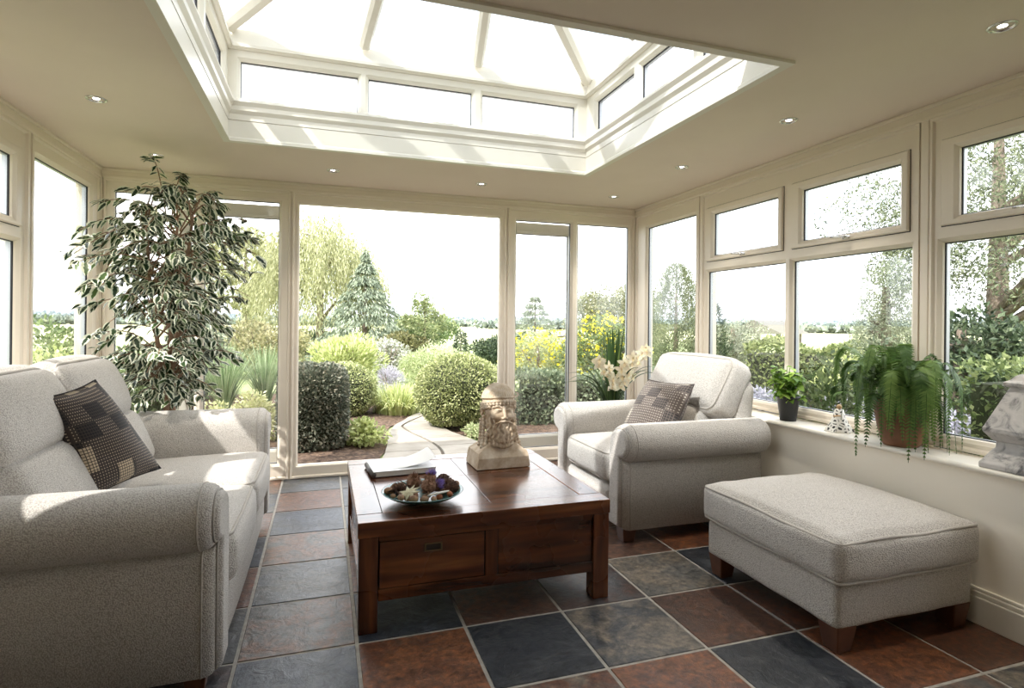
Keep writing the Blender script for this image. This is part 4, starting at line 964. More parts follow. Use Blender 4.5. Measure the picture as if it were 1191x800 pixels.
tree('laurel_tree', 1118, 7.2, 1.7, hgt(345, 7.2), .0, 6500, .075, dg(), 'dark leafy tree low beneath the spreading pine', seed=25, lumps=24)
hedge('hedge', (4.8, 3.0), (5.0, -.8), .8, hgt(412, 5.2), 16000, .055, gm('hedge_bright', (.05, .085, .02), (.15, .21, .05), (.33, .38, .13)), 'bright leafy hedge close outside the window behind the grey finial', 26)
# garden shelter seen between the trees
sh = empty('garden_shelter', (*spot(893, 24), GZ), .4, 'small timber garden shelter with a pitched roof between the trees', 'shelter')
b = MB(); [b.box(x - .06, x + .06, y - .06, y + .06, 0, 1.05) for x in (-.9, .9) for y in (-.8, .8)]; 
for i_, (x, y) in enumerate([(x, y) for x in (-.9, .9) for y in (-.8, .8)]):
    q = MB(); q.box(x - .06, x + .06, y - .06, y + .06, 0, 1.05); q.build('post', M['bark'], sh)
b = MB(); b.add([(-1.2, -1.1, 1.0), (1.2, -1.1, 1.0), (1.2, 1.1, 1.0), (-1.2, 1.1, 1.0), (-1.2, 0, 1.5), (1.2, 0, 1.5)], [(0, 1, 5, 4), (2, 3, 4, 5), (0, 4, 3), (1, 2, 5), (0, 3, 2, 1)]); b.build('roof', plain('shelter_roof', (.13, .12, .10), .9), sh)
# left of the doorway and outside the left wall
bush('brown_tree', 300, 15, 2.6, hgt(378, 15), 6000, .10, gm('autumn', (.14, .15, .05), (.30, .28, .11), (.48, .42, .20)), 'bronze-green bushy tree outside the pane left of the doorway', seed=27, cat='tree')
tree('airy_tree', 285, 22, 4.6, hgt(262, 22), 1.0, 6000, .17, wl(), 'airy pale green tree outside the pane left of the doorway', seed=28, lumps=30, lump=.25)
blades('tall_grass', *spot(262, 8.8), 300, 1.05, .55, .020, gm('tall_blade', (.10, .18, .05), (.25, .36, .14), (.45, .52, .28)), 'tall upright grass clump outside the pane left of the doorway', seed=5, droop=.3)
blades('tall_grass', *spot(308, 9.3), 300, 1.0, .55, .020, gm('tall_blade'), 'tall upright grass clump close to the doorway post', seed=6, droop=.3)
bush('sedum', 300, 6.9, .62, hgt(455, 6.9), 2600, .045, gm('sedum_leaf', (.30, .34, .10), (.50, .50, .20), (.66, .62, .34)), 'pale yellow flat-topped flower clump left of the square cut shrub', 'plant', seed=29)
bush('sedum', 262, 7.6, .7, hgt(462, 7.6), 2600, .045, gm('sedum_leaf'), 'pale yellow-green flower clump low beside the fig tree', 'plant', seed=30)
bush('mixed_shrub', 180, 10, 2.6, hgt(400, 10), 9000, .08, mg(), 'mid-green shrub mass outside the pane behind the fig tree', seed=31)
bush('mixed_shrub', 238, 11, 1.6, hgt(380, 11), 5000, .08, cd(), 'blue-green shrub behind the tall grass clumps', seed=32)
bush('border_shrub', 70, 8.5, 1.5, hgt(382, 8.5), 6000, .07, mg(), 'rounded green shrub outside the tall left window', seed=33)
bush('border_shrub', 62, 6.6, 1.1, hgt(400, 6.6), 4000, .06, yg(), 'low yellow-green shrub outside the tall left window', seed=34)
hedge('hedge', (-3.3, 5.6), (-4.0, 1.5), .8, 1.25, 9000, .07, gm('hedge_left', (.06, .09, .03), (.17, .21, .09), (.34, .36, .2)), 'tall mixed hedge outside the left casement window', 35)
# overhanging branches outside the left wall
def overhang(x, y, ztop, w, n, label, seed):
    root = empty('birch_tree', (x, y, GZ), 0, label, 'tree'); P, nr = blob_points(n, (0, 0, ztop - .9), (w, w, 1.2), seed, lumps=26, lump=.20)
    leafobj('crown', P, nr, .07, gm('birch_leaf', (.05, .08, .04), (.13, .18, .09), (.26, .32, .18)), root, droop=.6, seed=seed, aspect=.55); trunk(root, ztop, .07, n=14, seed=seed, spread=.3)
overhang(-3.55, 5.35, 2.9, .62, 900, 'thin hanging branches of a tree outside the tall left window', 36)
overhang(-3.6, 3.9, 3.4, .9, 2600, 'leafy tree outside the left casement window', 37)

# ------------------------------------------------------------------ distance
rs = np.random.RandomState(77)
def treeline(name, px0, px1, d, zt, n, mat, label, seed, size=1.5):
    rs = np.random.RandomState(seed); P = []
    px = rs.uniform(px0, px1, n); X = np.array([spot(p, d) for p in px]); hh = zt * (.75 + .35 * np.array([mnoise.noise(Vector((p * .05, seed, 0))) for p in px]))
    P = np.stack([X[:, 0] + rs.normal(0, d * .01, n), X[:, 1] + rs.normal(0, d * .01, n), GZ + rs.uniform(0, 1, n) ** .8 * hh], 1)
    nr = np.tile([0, -.7, .7], (n, 1)); o = leafobj(name, P, nr, size, mat, None, aspect=.8, seed=seed); return tag(o, label, 'trees', kind='stuff')
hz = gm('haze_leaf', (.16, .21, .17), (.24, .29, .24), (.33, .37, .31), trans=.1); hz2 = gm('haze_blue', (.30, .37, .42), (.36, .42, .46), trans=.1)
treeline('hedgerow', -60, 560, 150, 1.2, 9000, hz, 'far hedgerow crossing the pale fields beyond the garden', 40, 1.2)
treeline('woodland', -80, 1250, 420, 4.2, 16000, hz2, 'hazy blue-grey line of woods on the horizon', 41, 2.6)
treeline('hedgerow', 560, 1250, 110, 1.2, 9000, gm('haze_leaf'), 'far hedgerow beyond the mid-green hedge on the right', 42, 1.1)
b = MB(); V = []; n = 60
for i in range(n + 1):
    a = -1.5 + 3.0 * i / n + .3; V += [(1300 * math.sin(a), 1300 * math.cos(a), -1), (1300 * math.sin(a), 1300 * math.cos(a), 6 + 6 * mnoise.noise(Vector((i * .15, 3, 1)))), (1500 * math.sin(a), 1500 * math.cos(a), 10)]
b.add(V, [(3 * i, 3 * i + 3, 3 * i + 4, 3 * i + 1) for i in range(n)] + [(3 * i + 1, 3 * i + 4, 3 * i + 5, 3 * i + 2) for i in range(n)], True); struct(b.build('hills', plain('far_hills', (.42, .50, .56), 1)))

# ------------------------------------------------------------------ indoor plants
def variegated_leaf_mat():
    m, nt, out = new_mat('variegated_fig_leaf')
    uv = N(nt, 'ShaderNodeUVMap'); sp = N(nt, 'ShaderNodeSeparateXYZ'); L(nt, uv, 0, sp, 0)
    at_ = N(nt, 'ShaderNodeAttribute'); at_.attribute_name = 'leafrand'
    tc = N(nt, 'ShaderNodeTexCoord'); n = N(nt, 'ShaderNodeTexNoise', Scale=70.0, Detail=3); L(nt, tc, 'Object', n, 'Vector')
    a = N(nt, 'ShaderNodeMath', operation='ABSOLUTE'); L(nt, sp, 0, a, 0)
    b_ = N(nt, 'ShaderNodeMath', operation='MULTIPLY_ADD'); L(nt, n, 'Fac', b_, 0); b_.inputs[1].default_value = .8; b_.inputs[2].default_value = -.40
    s = N(nt, 'ShaderNodeMath', operation='ADD'); L(nt, a, 0, s, 0); L(nt, b_, 0, s, 1)
    r = ramp(nt, [(.50, (0, 0, 0)), (.58, (1, 1, 1))]); L(nt, s, 0, r, 'Fac')
    g1 = ramp(nt, [(0, (.010, .030, .012)), (.7, (.028, .062, .022)), (1, (.10, .17, .05))]); L(nt, at_, 'Fac', g1, 'Fac')
    mx = N(nt, 'ShaderNodeMix'); mx.data_type = 'RGBA'; nt.links.new(r.outputs[0], mx.inputs[0]); nt.links.new(g1.outputs[0], mx.inputs[6]); mx.inputs[7].default_value = (.80, .82, .66, 1)
    p = nt.nodes.new('ShaderNodeBsdfPrincipled'); p.inputs['Roughness'].default_value = .38; nt.links.new(mx.outputs[2], p.inputs['Base Color'])
    t = N(nt, 'ShaderNodeBsdfTranslucent'); nt.links.new(mx.outputs[2], t.inputs['Color'])
    ms = N(nt, 'ShaderNodeMixShader', Fac=.22); L(nt, p, 0, ms, 1); L(nt, t, 0, ms, 2); L(nt, ms, 0, out, 0); return m
def shaped_leaves(base, dirs, ups, lens, aspect, rows=(0, .22, .5, .78, 1), wid=(0.03, .78, 1, .62, 0.02), fold=.25, bend=.25, rs=None):
    base = np.asarray(base, float); d = np.asarray(dirs, float); d /= np.linalg.norm(d, axis=1, keepdims=True); s = np.cross(d, ups); s /= np.linalg.norm(s, axis=1, keepdims=True) + 1e-9; nn = np.cross(s, d)
    L_ = np.asarray(lens)[:, None]; n = len(base); cols = []; UV = []
    for t, w_ in zip(rows, wid):
        c = base + d * L_ * t - nn * L_ * bend * t * t; hw_ = L_ * aspect * .5 * w_
        for q in (-1, 0, 1): cols.append(c + s * hw_ * q + nn * hw_ * fold * abs(q)); UV.append((q, t))
    V = np.stack(cols, 1).reshape(-1, 3); k = len(cols); F = []
    for r_ in range(len(rows) - 1):
        for q in (0, 1): F.append((r_ * 3 + q, r_ * 3 + q + 1, r_ * 3 + q + 4, r_ * 3 + q + 3))
    F = (np.arange(n)[:, None, None] * k + np.array(F)[None]).reshape(-1, 4); UV = np.tile(np.array(UV, float), (n, 1)); return V, F, UV, k
FX, FY = -.92, 4.08
fig = empty('fig_tree', (FX, FY, 0), 0, 'tall variegated weeping fig tree with cream-edged leaves in the corner behind the sofa', 'potted tree')
b = MB(); b.lathe([(.0, .0), (.125, 0), (.165, .30), (.18, .30), (.18, .335), (.155, .335), (.148, .29), (.0, .29)], n=36); b.build('pot', noise_mat('pot_glaze', (.10, .055, .035), (.14, .08, .05), .4, 8), fig)
b = MB(); b.lathe([(.0, .297), (.149, .293)], n=30); b.build('soil', M['soil'], fig)
rs = np.random.RandomState(5); stems = []
b = MB()
for k in range(3):
    pts = []
    for i in range(26):
        t = i / 25; z = .28 + t * 1.62; tw = 2.6 * t * (1 if t < .45 else .45 / t) * PI + k * 2 * PI / 3; r0 = .026 if t < .30 else .026 + (t - .30) * .17
        pts.append((r0 * math.cos(tw) + .01 * math.sin(7 * t + k), r0 * math.sin(tw) + .01 * math.cos(5 * t), z))
    stems.append(pts); b.tube(pts, [.019 * (1 - .6 * i / 25) for i in range(26)], 8)
b.build('trunk', M['figbark'], fig)
LB, LD, LU, LL, LR = [], [], [], [], []; br = MB()
def env(z):  # radius of the crown at height z
    pts_ = [(.62, .16), (.80, .30), (1.0, .40), (1.3, .46), (1.6, .52), (1.85, .50), (2.05, .36), (2.2, .12)]
    for (a, ra), (c, rc) in zip(pts_[:-1], pts_[1:]):
        if a <= z <= c: return ra + (rc - ra) * (z - a) / (c - a)
    return .1
for i in range(165):
    z0 = rs.uniform(.68, 1.92); st = stems[i % 3]; p = np.array(min(st, key=lambda q: abs(q[2] - z0))); a = rs.uniform(0, 2 * PI); zt = z0 + rs.uniform(.02, .26); ln = max(.08, env(min(zt, 2.15)) * rs.uniform(.55, 1.05))
    tip = np.array([ln * math.cos(a), ln * math.sin(a), zt - .0]); lim = (XL + .07 - FX, 4.66 - FY)
    tip[0] = max(tip[0], lim[0]); tip[1] = min(tip[1], lim[1]); droop = rs.uniform(.03, .14); q = []
    for k in range(8):
        t = k / 7; q.append(p * (1 - t) + tip * t + np.array([0, 0, .10 * math.sin(PI * t) - droop * t * t]))
    br.tube(q, [.0045 * (1 - t / 8) + .0012 for t in range(8)], 5)
    for k in range(int(12 + ln * 18)):
        t = rs.uniform(.28, 1.02); j = min(6, int(t * 7)); f = min(1, t * 7 - j); c = q[j] * (1 - f) + q[j + 1] * f; da = a + rs.uniform(-1.2, 1.2)
        LB.append(c + rs.normal(0, .008, 3)); LD.append((math.cos(da) * .8, math.sin(da) * .8, rs.uniform(-1.1, .15))); LU.append((rs.normal(0, .45), rs.normal(0, .45), 1)); LL.append(rs.uniform(.05, .085)); LR.append(rs.uniform())
# the leading shoot and a few long sprays
for (tx, ty, tz, sx, sz) in ((-.12, .0, 2.29, -.02, 1.85), (.08, -.05, 2.20, .0, 1.85), (.28, -.05, 2.10, .05, 1.80), (.46, -.05, 1.93, .05, 1.75), (-.46, -.1, 1.66, -.03, 1.5), (.10, -.1, 2.10, .0, 1.8), (.50, 0, 1.6, .05, 1.5), (.47, -.1, 1.42, .05, 1.3), (.40, -.15, 1.08, .03, 1.0), (.22, -.2, .83, .0, .85), (-.2, -.2, .80, 0, .9)):
    q = [np.array([sx + (tx - sx) * t, ty * t, sz + (tz - sz) * math.sin(t * PI / 2) - .05 * t ** 3]) for t in np.linspace(0, 1, 9)]
    br.tube(q, [.004 * (1 - i / 10) + .001 for i in range(9)], 5)
    for k in range(20):
        t = rs.uniform(.3, 1.0) * 8; j = min(7, int(t)); c = q[j] * (1 - (t - j)) + q[j + 1] * (t - j); da = rs.uniform(0, 6.28)
        LB.append(c); LD.append((math.cos(da), math.sin(da), rs.uniform(-.9, .3))); LU.append((rs.normal(0, .3), rs.normal(0, .3), 1)); LL.append(rs.uniform(.05, .075)); LR.append(rs.uniform())
br.build('twigs', M['figbark'], fig)
LB = np.array(LB); LB[:, 0] = np.clip(LB[:, 0], XL + .045 - FX, None); LB[:, 1] = np.clip(LB[:, 1], None, 4.71 - FY); LB[:, 2] = np.clip(LB[:, 2], .62, 2.265)
V, F, UV, k = shaped_leaves(LB, LD, LU, LL, .56, fold=.2)
V[:, 0] = np.maximum(V[:, 0], XL + .02 - FX); V[:, 1] = np.minimum(V[:, 1], 4.775 - FY); V[:, 2] = np.minimum(V[:, 2], 2.312)
np_mesh('foliage', V, F, variegated_leaf_mat(), fig, smooth=True, attrs={'leafrand': np.repeat(LR, k)}, uv=UV)

# fern in a terracotta pot on the sill
M['terracotta'] = noise_mat('terracotta', (.15, .064, .028), (.27, .12, .05), .5, 6, bump=.15, bscale=40)
FNX, FNY, SZ = 2.695, 2.075, .664
fern = empty('potted_fern', (FNX, FNY, SZ), 0, 'large bushy green fern in a brown terracotta pot on the window sill', 'potted plant')
b = MB(); b.lathe([(.0, .0), (.074, 0), (.082, .012), (.102, .09), (.115, .17), (.118, .21), (.122, .215), (.122, .24), (.110, .24), (.105, .20), (.0, .20)], n=40); b.build('pot', M['terracotta'], fern)
b = MB(); b.lathe([(.0, .212), (.106, .208)], n=24); b.build('soil', M['soil'], fern)
fm = gm('fern_leaf', (.038, .085, .022), (.10, .19, .045), (.20, .31, .08), trans=.25)
rs = np.random.RandomState(9)
for i in range(98):
    a = rs.uniform(0, 2 * PI); toroom = .5 - .5 * math.cos(a)      # 1 towards the room
    reach = rs.uniform(.08, .21) * (.55 + .6 * max(math.sin(a), -.55 * math.sin(a)) + .35 * toroom); top = rs.uniform(.24, .43) + .07 * (i % 3 == 0); fall = rs.uniform(.12, .42) * (.5 + .5 * max(toroom, abs(math.sin(a))))
    if i % 5 == 0: fall *= .3
    n = 22; path = []
    for k in range(n + 1):
        t = k / n; r_ = .02 + reach * min(1, math.sin(min(t * 1.5, 1) * PI / 2)) + .03 * t; z = .20 + (top - .20) * math.sin(min(1, t / .42) * PI / 2) - (fall * ((t - .42) / .58) ** 1.5 if t > .42 else 0)
        x = r_ * math.cos(a); x = min(x, .07); path.append(np.array([x, r_ * math.sin(a) + .01 * math.sin(t * 4 + i), max(z, .012 - .03 * t if x > -.10 else -.05)]))
    V, F = [], []; rr = rs.uniform(); P_ = np.array(path); side0 = np.array([-math.sin(a), math.cos(a), 0]); A = []
    side0 = side0 + np.array([math.cos(a), math.sin(a), 0]) * rs.uniform(-.5, .5); side0 /= np.linalg.norm(side0)
    m_ = int(max(16, sum(np.linalg.norm(P_[k_ + 1] - P_[k_]) for k_ in range(n)) / .0125))
    for k in range(m_):
        t = .10 + .9 * k / m_; q = t * n; j = min(n - 1, int(q)); c = P_[j] * (1 - (q - j)) + P_[j + 1] * (q - j); tan = P_[j + 1] - P_[j]; tl = np.linalg.norm(tan); tan = tan / tl if tl > 1e-6 else np.array([0, 0, -1.])
        ln = .040 * math.sin(min(1, (t + .12) * 1.8) * PI / 2) * (1 - t ** 3.0) + .004; wd_ = .0050
        for sgn in (-1, 1):
            d = side0 * sgn * .93 + tan * .34 + rs.normal(0, .05, 3); d /= np.linalg.norm(d); dn = np.array([0, 0, -.25]) * ln; b0 = len(V)
            V += [c - tan * wd_, c + d * ln * .5 - tan * wd_ * .8 + dn * .3, c + d * ln + dn, c + d * ln * .5 + tan * wd_ * .9 + dn * .3, c + tan * wd_]; F += [(b0, b0 + 1, b0 + 3, b0 + 4), (b0 + 1, b0 + 2, b0 + 3, b0 + 3)]; A += [rr * .7 + .3 * rs.uniform()] * 5
    V = np.array(V); V[:, 0] = np.minimum(V[:, 0], .085)
    F = [f if f[2] != f[3] else f[:3] + (f[0],) for f in F]
    me = bpy.data.meshes.new('frond'); mb = MB(); mb.add(V, [f[:4] if f[0] != f[3] else f[:3] for f in F]); 
    cc = len(mb.v); mb.tube([tuple(p) for p in P_[::2]], .0012, 4)
    o = mb.build('frond', fm, fern); atr = o.data.attributes.new('leafrand', 'FLOAT', 'POINT'); atr.data.foreach_set('value', np.array(A + [.1] * (len(mb.v) - cc), np.float32))

# basil in a black plastic pot
bas = empty('basil_plant', (2.70, 2.80, SZ), 0, 'bushy bright green basil in a small black square-rimmed pot on the window sill', 'potted plant')
b = MB(); b.lathe([(.0, .0), (.046, 0), (.064, .138), (.070, .140), (.070, .152), (.062, .152), (.060, .13), (0, .13)], n=32); b.build('pot', plain('black_pot', (.018, .019, .021), .45), bas)
b = MB(); b.lathe([(0, .134), (.060, .132)], n=20); b.build('soil', M['soil'], bas)
rs = np.random.RandomState(3); B_, D_, U_, Ln, Rn = [], [], [], [], []; stm = MB()
for i in range(30):
    a = rs.uniform(0, 6.28); r1 = rs.uniform(.02, .135); h = rs.uniform(.15, .335) - r1 * .5 + .03; p1 = (min(r1 * math.cos(a), .06), r1 * math.sin(a), h); stm.tube([(r1 * .3 * math.cos(a), r1 * .3 * math.sin(a), .13), (p1[0] * .7, p1[1] * .7, h * .75), p1], .0022, 5)
    for j in range(11):
        t = rs.uniform(.45, 1); da = rs.uniform(0, 6.28); B_.append((p1[0] * t, p1[1] * t, .13 + (h - .13) * t)); D_.append((math.cos(da), math.sin(da), rs.uniform(-.5, .5))); U_.append((rs.normal(0, .3), rs.normal(0, .3), 1)); Ln.append(rs.uniform(.036, .062)); Rn.append(rs.uniform())
stm.build('stems', plain('green_stem', (.12, .20, .05), .5), bas)
V, F, UV, k = shaped_leaves(B_, D_, U_, Ln, .68, fold=.15, bend=.35, wid=(.05, .85, 1, .6, .03)); V[:, 0] = np.minimum(V[:, 0], .085)
np_mesh('foliage', V, F, gm('basil_leaf', (.09, .19, .02), (.18, .32, .045), (.34, .48, .10), trans=.35), bas, attrs={'leafrand': np.repeat(Rn, k)})

# orchid with cream flowers behind the armchair
OX, OY = 2.30, 4.30
orc = empty('orchid', (OX, OY, 0), 0, 'tall orchid with cream flower spikes and long strap leaves in the corner behind the armchair', 'potted plant')
b = MB(); b.lathe([(.0, .0), (.10, 0), (.11, .02), (.13, .45), (.14, .46), (.14, .49), (.125, .49), (.12, .45), (0, .45)], n=36); b.build('pot', plain('cream_pot', (.62, .58, .50), .3), orc)
b = MB(); b.lathe([(0, .455), (.121, .452)], n=24); b.build('soil', M['soil'], orc)
rs = np.random.RandomState(12); om = gm('orchid_leaf', (.018, .045, .012), (.045, .09, .025), (.13, .19, .05), trans=.2)
for i in range(52):
    a = rs.uniform(0, 6.28); L_ = rs.uniform(.50, .78); sp_ = rs.uniform(.05, .42) if i % 3 else rs.uniform(.02, .12); V, F = [], []; n = 12
    upright = sp_ < .14
    for k in range(n + 1):
        t = k / n; r_ = .04 + sp_ * t ** 1.5; z = .46 + L_ * (t - (0 if upright else .42) * t ** 2.6 * (sp_ / .3)); w_ = .0125 * (math.sin(min(1, t * 3 + .3) * PI / 2)) * (1 - t ** 4) + .0008; dx, dy = math.cos(a), math.sin(a)
        for q in (-1, 0, 1): V.append((min(.44, dx * r_ - dy * w_ * q), min(.44, dy * r_ + dx * w_ * q), z + abs(q) * w_ * .5))
    F = [(3 * k + q, 3 * k + q + 1, 3 * k + q + 4, 3 * k + q + 3) for k in range(n) for q in (0, 1)]
    np_mesh('leaf', V, F, om, orc, attrs={'leafrand': np.full(len(V), rs.uniform())})
M['petal'] = noise_mat('cream_petal', (.80, .71, .50), (.88, .82, .66), .5, 30); M['petal'].node_tree.nodes['Principled BSDF'].inputs['Subsurface Weight'].default_value = .15
M['lip'] = noise_mat('orchid_lip', (.82, .70, .42), (.55, .22, .14), .5, 160, lo=.56, hi=.66)
M['stalk'] = plain('orchid_stalk', (.22, .27, .10), .5)
def flower(parent, p, face, s, stalk):
    face = Vector(face).normalized(); rot = face.to_track_quat('Z', 'Y').to_matrix(); B1, D1, U1 = [], [], []
    for k in range(5):
        an = PI / 2 + k * 2 * PI / 5; B1.append(tuple(p)); D1.append(tuple(rot @ Vector((math.cos(an), math.sin(an), .28)))); U1.append(tuple(face))
    V, F, UV, kk = shaped_leaves(B1, D1, U1, [s] * 5, .55, fold=.1, bend=.22, wid=(.15, .75, 1, .7, .08)); b = MB(); b.add(V, F, True); b.cur = 1
    v_, f_ = lip(parent, p, face, .056); b.add(v_, f_, True); b.cur = 2; b.tube([stalk, p], .0018, 5)
    return b.build('flower', [M['petal'], M['lip'], M['stalk']], parent)
def lip(parent, p, face, s):
    face = Vector(face).normalized(); rot = face.to_track_quat('Z', 'Y').to_matrix(); V, F, UV, kk = shaped_leaves([tuple(p)] * 2, [tuple(rot @ Vector((0, -.75, .8))), tuple(rot @ Vector((0, .25, 1)))], [tuple(face)] * 2, [s * .62, s * .4], .75, fold=.5, bend=.5); return V, F
for (dx, dy, zt, bend, nf) in ((-.12, -.12, 1.02, -.16, 10), (.05, -.16, 1.04, .02, 9), (.17, -.10, 1.10, .14, 8)):
    q = [np.array([dx * t * .6 + bend * t ** 3, dy * t - .05 * t ** 3, .46 + (zt - .46) * t - (.05 * t ** 4)]) for t in np.linspace(0, 1, 12)]; sm = MB(); sm.tube(q, .0042, 6); sp = sm.build('flower_spike', plain('spike_green', (.22, .27, .10), .5), orc)
    for j in range(nf):
        t = .52 + .48 * j / (nf - 1); k = min(10, int(t * 11)); c = q[k] + (q[k + 1] - q[k]) * (t * 11 - k) if k < 11 else q[-1]; an = rs.uniform(-1.3, 1.3); off = np.array([math.sin(an) * .045, -.035, rs.uniform(-.02, .02)]); fc = (math.sin(an) * .8 - .25, -1, rs.uniform(-.25, .15)); pos = c + off
        flower(sp, pos, fc, rs.uniform(.054, .068) * (1 if j < nf - 1 else .6), c)

# ------------------------------------------------------------------ sill ornaments
M['distress'] = None
m, nt, out = new_mat('distressed_grey_paint'); p_ = principled(nt, out, (.5, .5, .5), .75); tc = N(nt, 'ShaderNodeTexCoord')
n1 = N(nt, 'ShaderNodeTexNoise', Scale=14.0, Detail=9, Roughness=.68, Distortion=.8); L(nt, tc, 'Object', n1, 'Vector'); r = ramp(nt, [(.34, (.10, .095, .10)), (.42, (.33, .32, .31)), (.50, (.50, .48, .46)), (.75, (.60, .575, .55))]); L(nt, n1, 'Fac', r, 'Fac'); L(nt, r, 'Color', p_, 'Base Color')
bp = N(nt, 'ShaderNodeBump', Strength=.5, Distance=.004); L(nt, n1, 'Fac', bp, 'Height'); L(nt, bp, 0, p_, 'Normal'); M['distress'] = m
fin = empty('finial', (2.705, 1.568, SZ), 0, 'distressed grey wooden pyramid finial on a stepped square foot on the window sill', 'ornament')
def sqstack(parent, name, prof, mat, n=4, bevel=.004, sub=0):
    b = MB(); vs = []; k = len(prof)
    for hw_, z in prof: vs += [(sx * hw_, sy * hw_, z) for sx, sy in ((-1, -1), (1, -1), (1, 1), (-1, 1))]
    fs = [(4 * i + j, 4 * i + (j + 1) % 4, 4 * i + 4 + (j + 1) % 4, 4 * i + 4 + j) for i in range(k - 1) for j in range(4)] + [(3, 2, 1, 0), tuple(4 * (k - 1) + j for j in range(4))]
    b.add(vs, fs); return b.build(name, mat, parent, bevel=bevel)
sqstack(fin, 'foot', [(.100, 0), (.100, .022), (.094, .030), (.082, .052), (.070, .075), (.060, .088), (.060, .112)], m)
sqstack(fin, 'pyramid', [(.060, .112), (.070, .118), (.086, .142), (.092, .150), (.092, .166), (.088, .174), (.030, .335), (.030, .340)], m)
sqstack(fin, 'cap', [(.034, .336), (.044, .346), (.046, .356), (.030, .366), (.016, .384), (.004, .392)], m, bevel=.002)
# small draped black-and-white ornament half hidden by the fern
m, nt, out = new_mat('ikat'); p_ = principled(nt, out, (.8, .78, .72), .5); tc = N(nt, 'ShaderNodeTexCoord'); wv = N(nt, 'ShaderNodeTexVoronoi', Scale=42.0); wv.feature = 'DISTANCE_TO_EDGE'; L(nt, tc, 'Object', wv, 'Vector'); r = ramp(nt, [(.16, (.82, .80, .74)), (.22, (.015, .015, .015))]); L(nt, wv, 'Distance', r, 'Fac'); L(nt, r, 'Color', p_, 'Base Color')
orn = empty('ornament', (2.70, 2.435, SZ), 0, 'small black and white patterned cone ornament with a tan rim beside the fern', 'ornament')
b = MB(); pr = [(.070, 0), (.068, .008), (.046, .045), (.030, .085), (.022, .120), (.006, .126)]; vs = []; n = 40
for r_, z in pr:
    for k in range(n): a = 2 * PI * k / n; q = r_ * (1 + .10 * math.cos(7 * a) * (1 - z / .13)); vs.append((q * math.cos(a), q * math.sin(a), z))
b.add(vs, [(i * n + k, i * n + (k + 1) % n, (i + 1) * n + (k + 1) % n, (i + 1) * n + k) for i in range(len(pr) - 1) for k in range(n)] + [tuple(range(n - 1, -1, -1))], True); b.build('body', m, orn)
b = MB(); b.tube([(.030 * math.cos(t), .030 * math.sin(t) * .8, .085 + .004 * math.sin(2 * t)) for t in np.linspace(0, 2 * PI, 24, endpoint=False)], .0045, 6, closed=True); b.ball((0, 0, .135), .014, 14, 8); b.build('rim', plain('tan_rim', (.55, .36, .18), .4), orn)

# ------------------------------------------------------------------ carved bust (sculpted as one continuous surface)
def surface_nets(f, lo, hi, h):
    lo = np.array(lo); n = np.ceil((np.array(hi) - lo) / h).astype(int) + 1
    g_ = np.stack(np.meshgrid(*[lo[i] + h * np.arange(n[i]) for i in range(3)], indexing='ij'), -1); D = f(g_[..., 0], g_[..., 1], g_[..., 2]).astype(np.float32)
    S = D < 0; c = [(i, j, k) for i in (0, 1) for j in (0, 1) for k in (0, 1)]; sl = lambda A, o: A[o[0]:A.shape[0] - 1 + o[0], o[1]:A.shape[1] - 1 + o[1], o[2]:A.shape[2] - 1 + o[2]]
    cnt = sum(sl(S, o).astype(int) for o in c); act = (cnt > 0) & (cnt < 8); acc = np.zeros(act.shape + (3,), np.float32); num = np.zeros(act.shape, np.float32)
    for a in c:
        for ax in range(3):
            if a[ax]: continue
            b_ = list(a); b_[ax] = 1; da, db = sl(D, a), sl(D, b_); cr = (da < 0) != (db < 0); t = np.where(cr, da / np.where(cr, da - db, 1), 0)
            for q in range(3): acc[..., q] += np.where(cr, a[q] + (t if q == ax else 0), 0)
            num += cr
    idx = -np.ones(act.shape, int); idx[act] = np.arange(act.sum()); ii = np.argwhere(act); V = lo + h * (ii + (acc[act] / num[act][:, None])); F = []
    for ax in range(3):
        o2 = [0, 0, 0]; o2[ax] = 1; A = S[tuple(slice(0, S.shape[q] - o2[q]) for q in range(3))]; B_ = S[tuple(slice(o2[q], None) for q in range(3))]; e = np.argwhere(A != B_); u, v = [q for q in range(3) if q != ax]
        ok = (e[:, u] > 0) & (e[:, v] > 0) & (e[:, u] < act.shape[u]) & (e[:, v] < act.shape[v]) & (e[:, ax] < act.shape[ax]); e = e[ok]; fl = A[tuple(e.T)]
        def g2(du, dv): w_ = e.copy(); w_[:, u] += du; w_[:, v] += dv; return idx[tuple(w_.T)]
        q4 = np.stack([g2(-1, -1), g2(0, -1), g2(0, 0), g2(-1, 0)], 1); flip = fl if ax != 1 else ~fl; q4[~flip] = q4[~flip][:, ::-1]; F.append(q4)
    F = np.concatenate(F); F = F[(F >= 0).all(1)]; return V, F
def ell(x, y, z, c, r): 
    k = np.sqrt(((x - c[0]) / r[0]) ** 2 + ((y - c[1]) / r[1]) ** 2 + ((z - c[2]) / r[2]) ** 2); return (k - 1) * min(r)
def smin(a, b_, k): h = np.clip(.5 + .5 * (b_ - a) / k, 0, 1); return b_ * (1 - h) + a * h - k * h * (1 - h)
def smax(a, b_, k): return -smin(-a, -b_, k)
def capsule(x, y, z, a, b_, ra, rb=None):
    a = np.array(a); b_ = np.array(b_); d = b_ - a; t = np.clip(((x - a[0]) * d[0] + (y - a[1]) * d[1] + (z - a[2]) * d[2]) / (d @ d), 0, 1); rb = ra if rb is None else rb
    return np.sqrt((x - a[0] - d[0] * t) ** 2 + (y - a[1] - d[1] * t) ** 2 + (z - a[2] - d[2] * t) ** 2) - (ra + (rb - ra) * t)
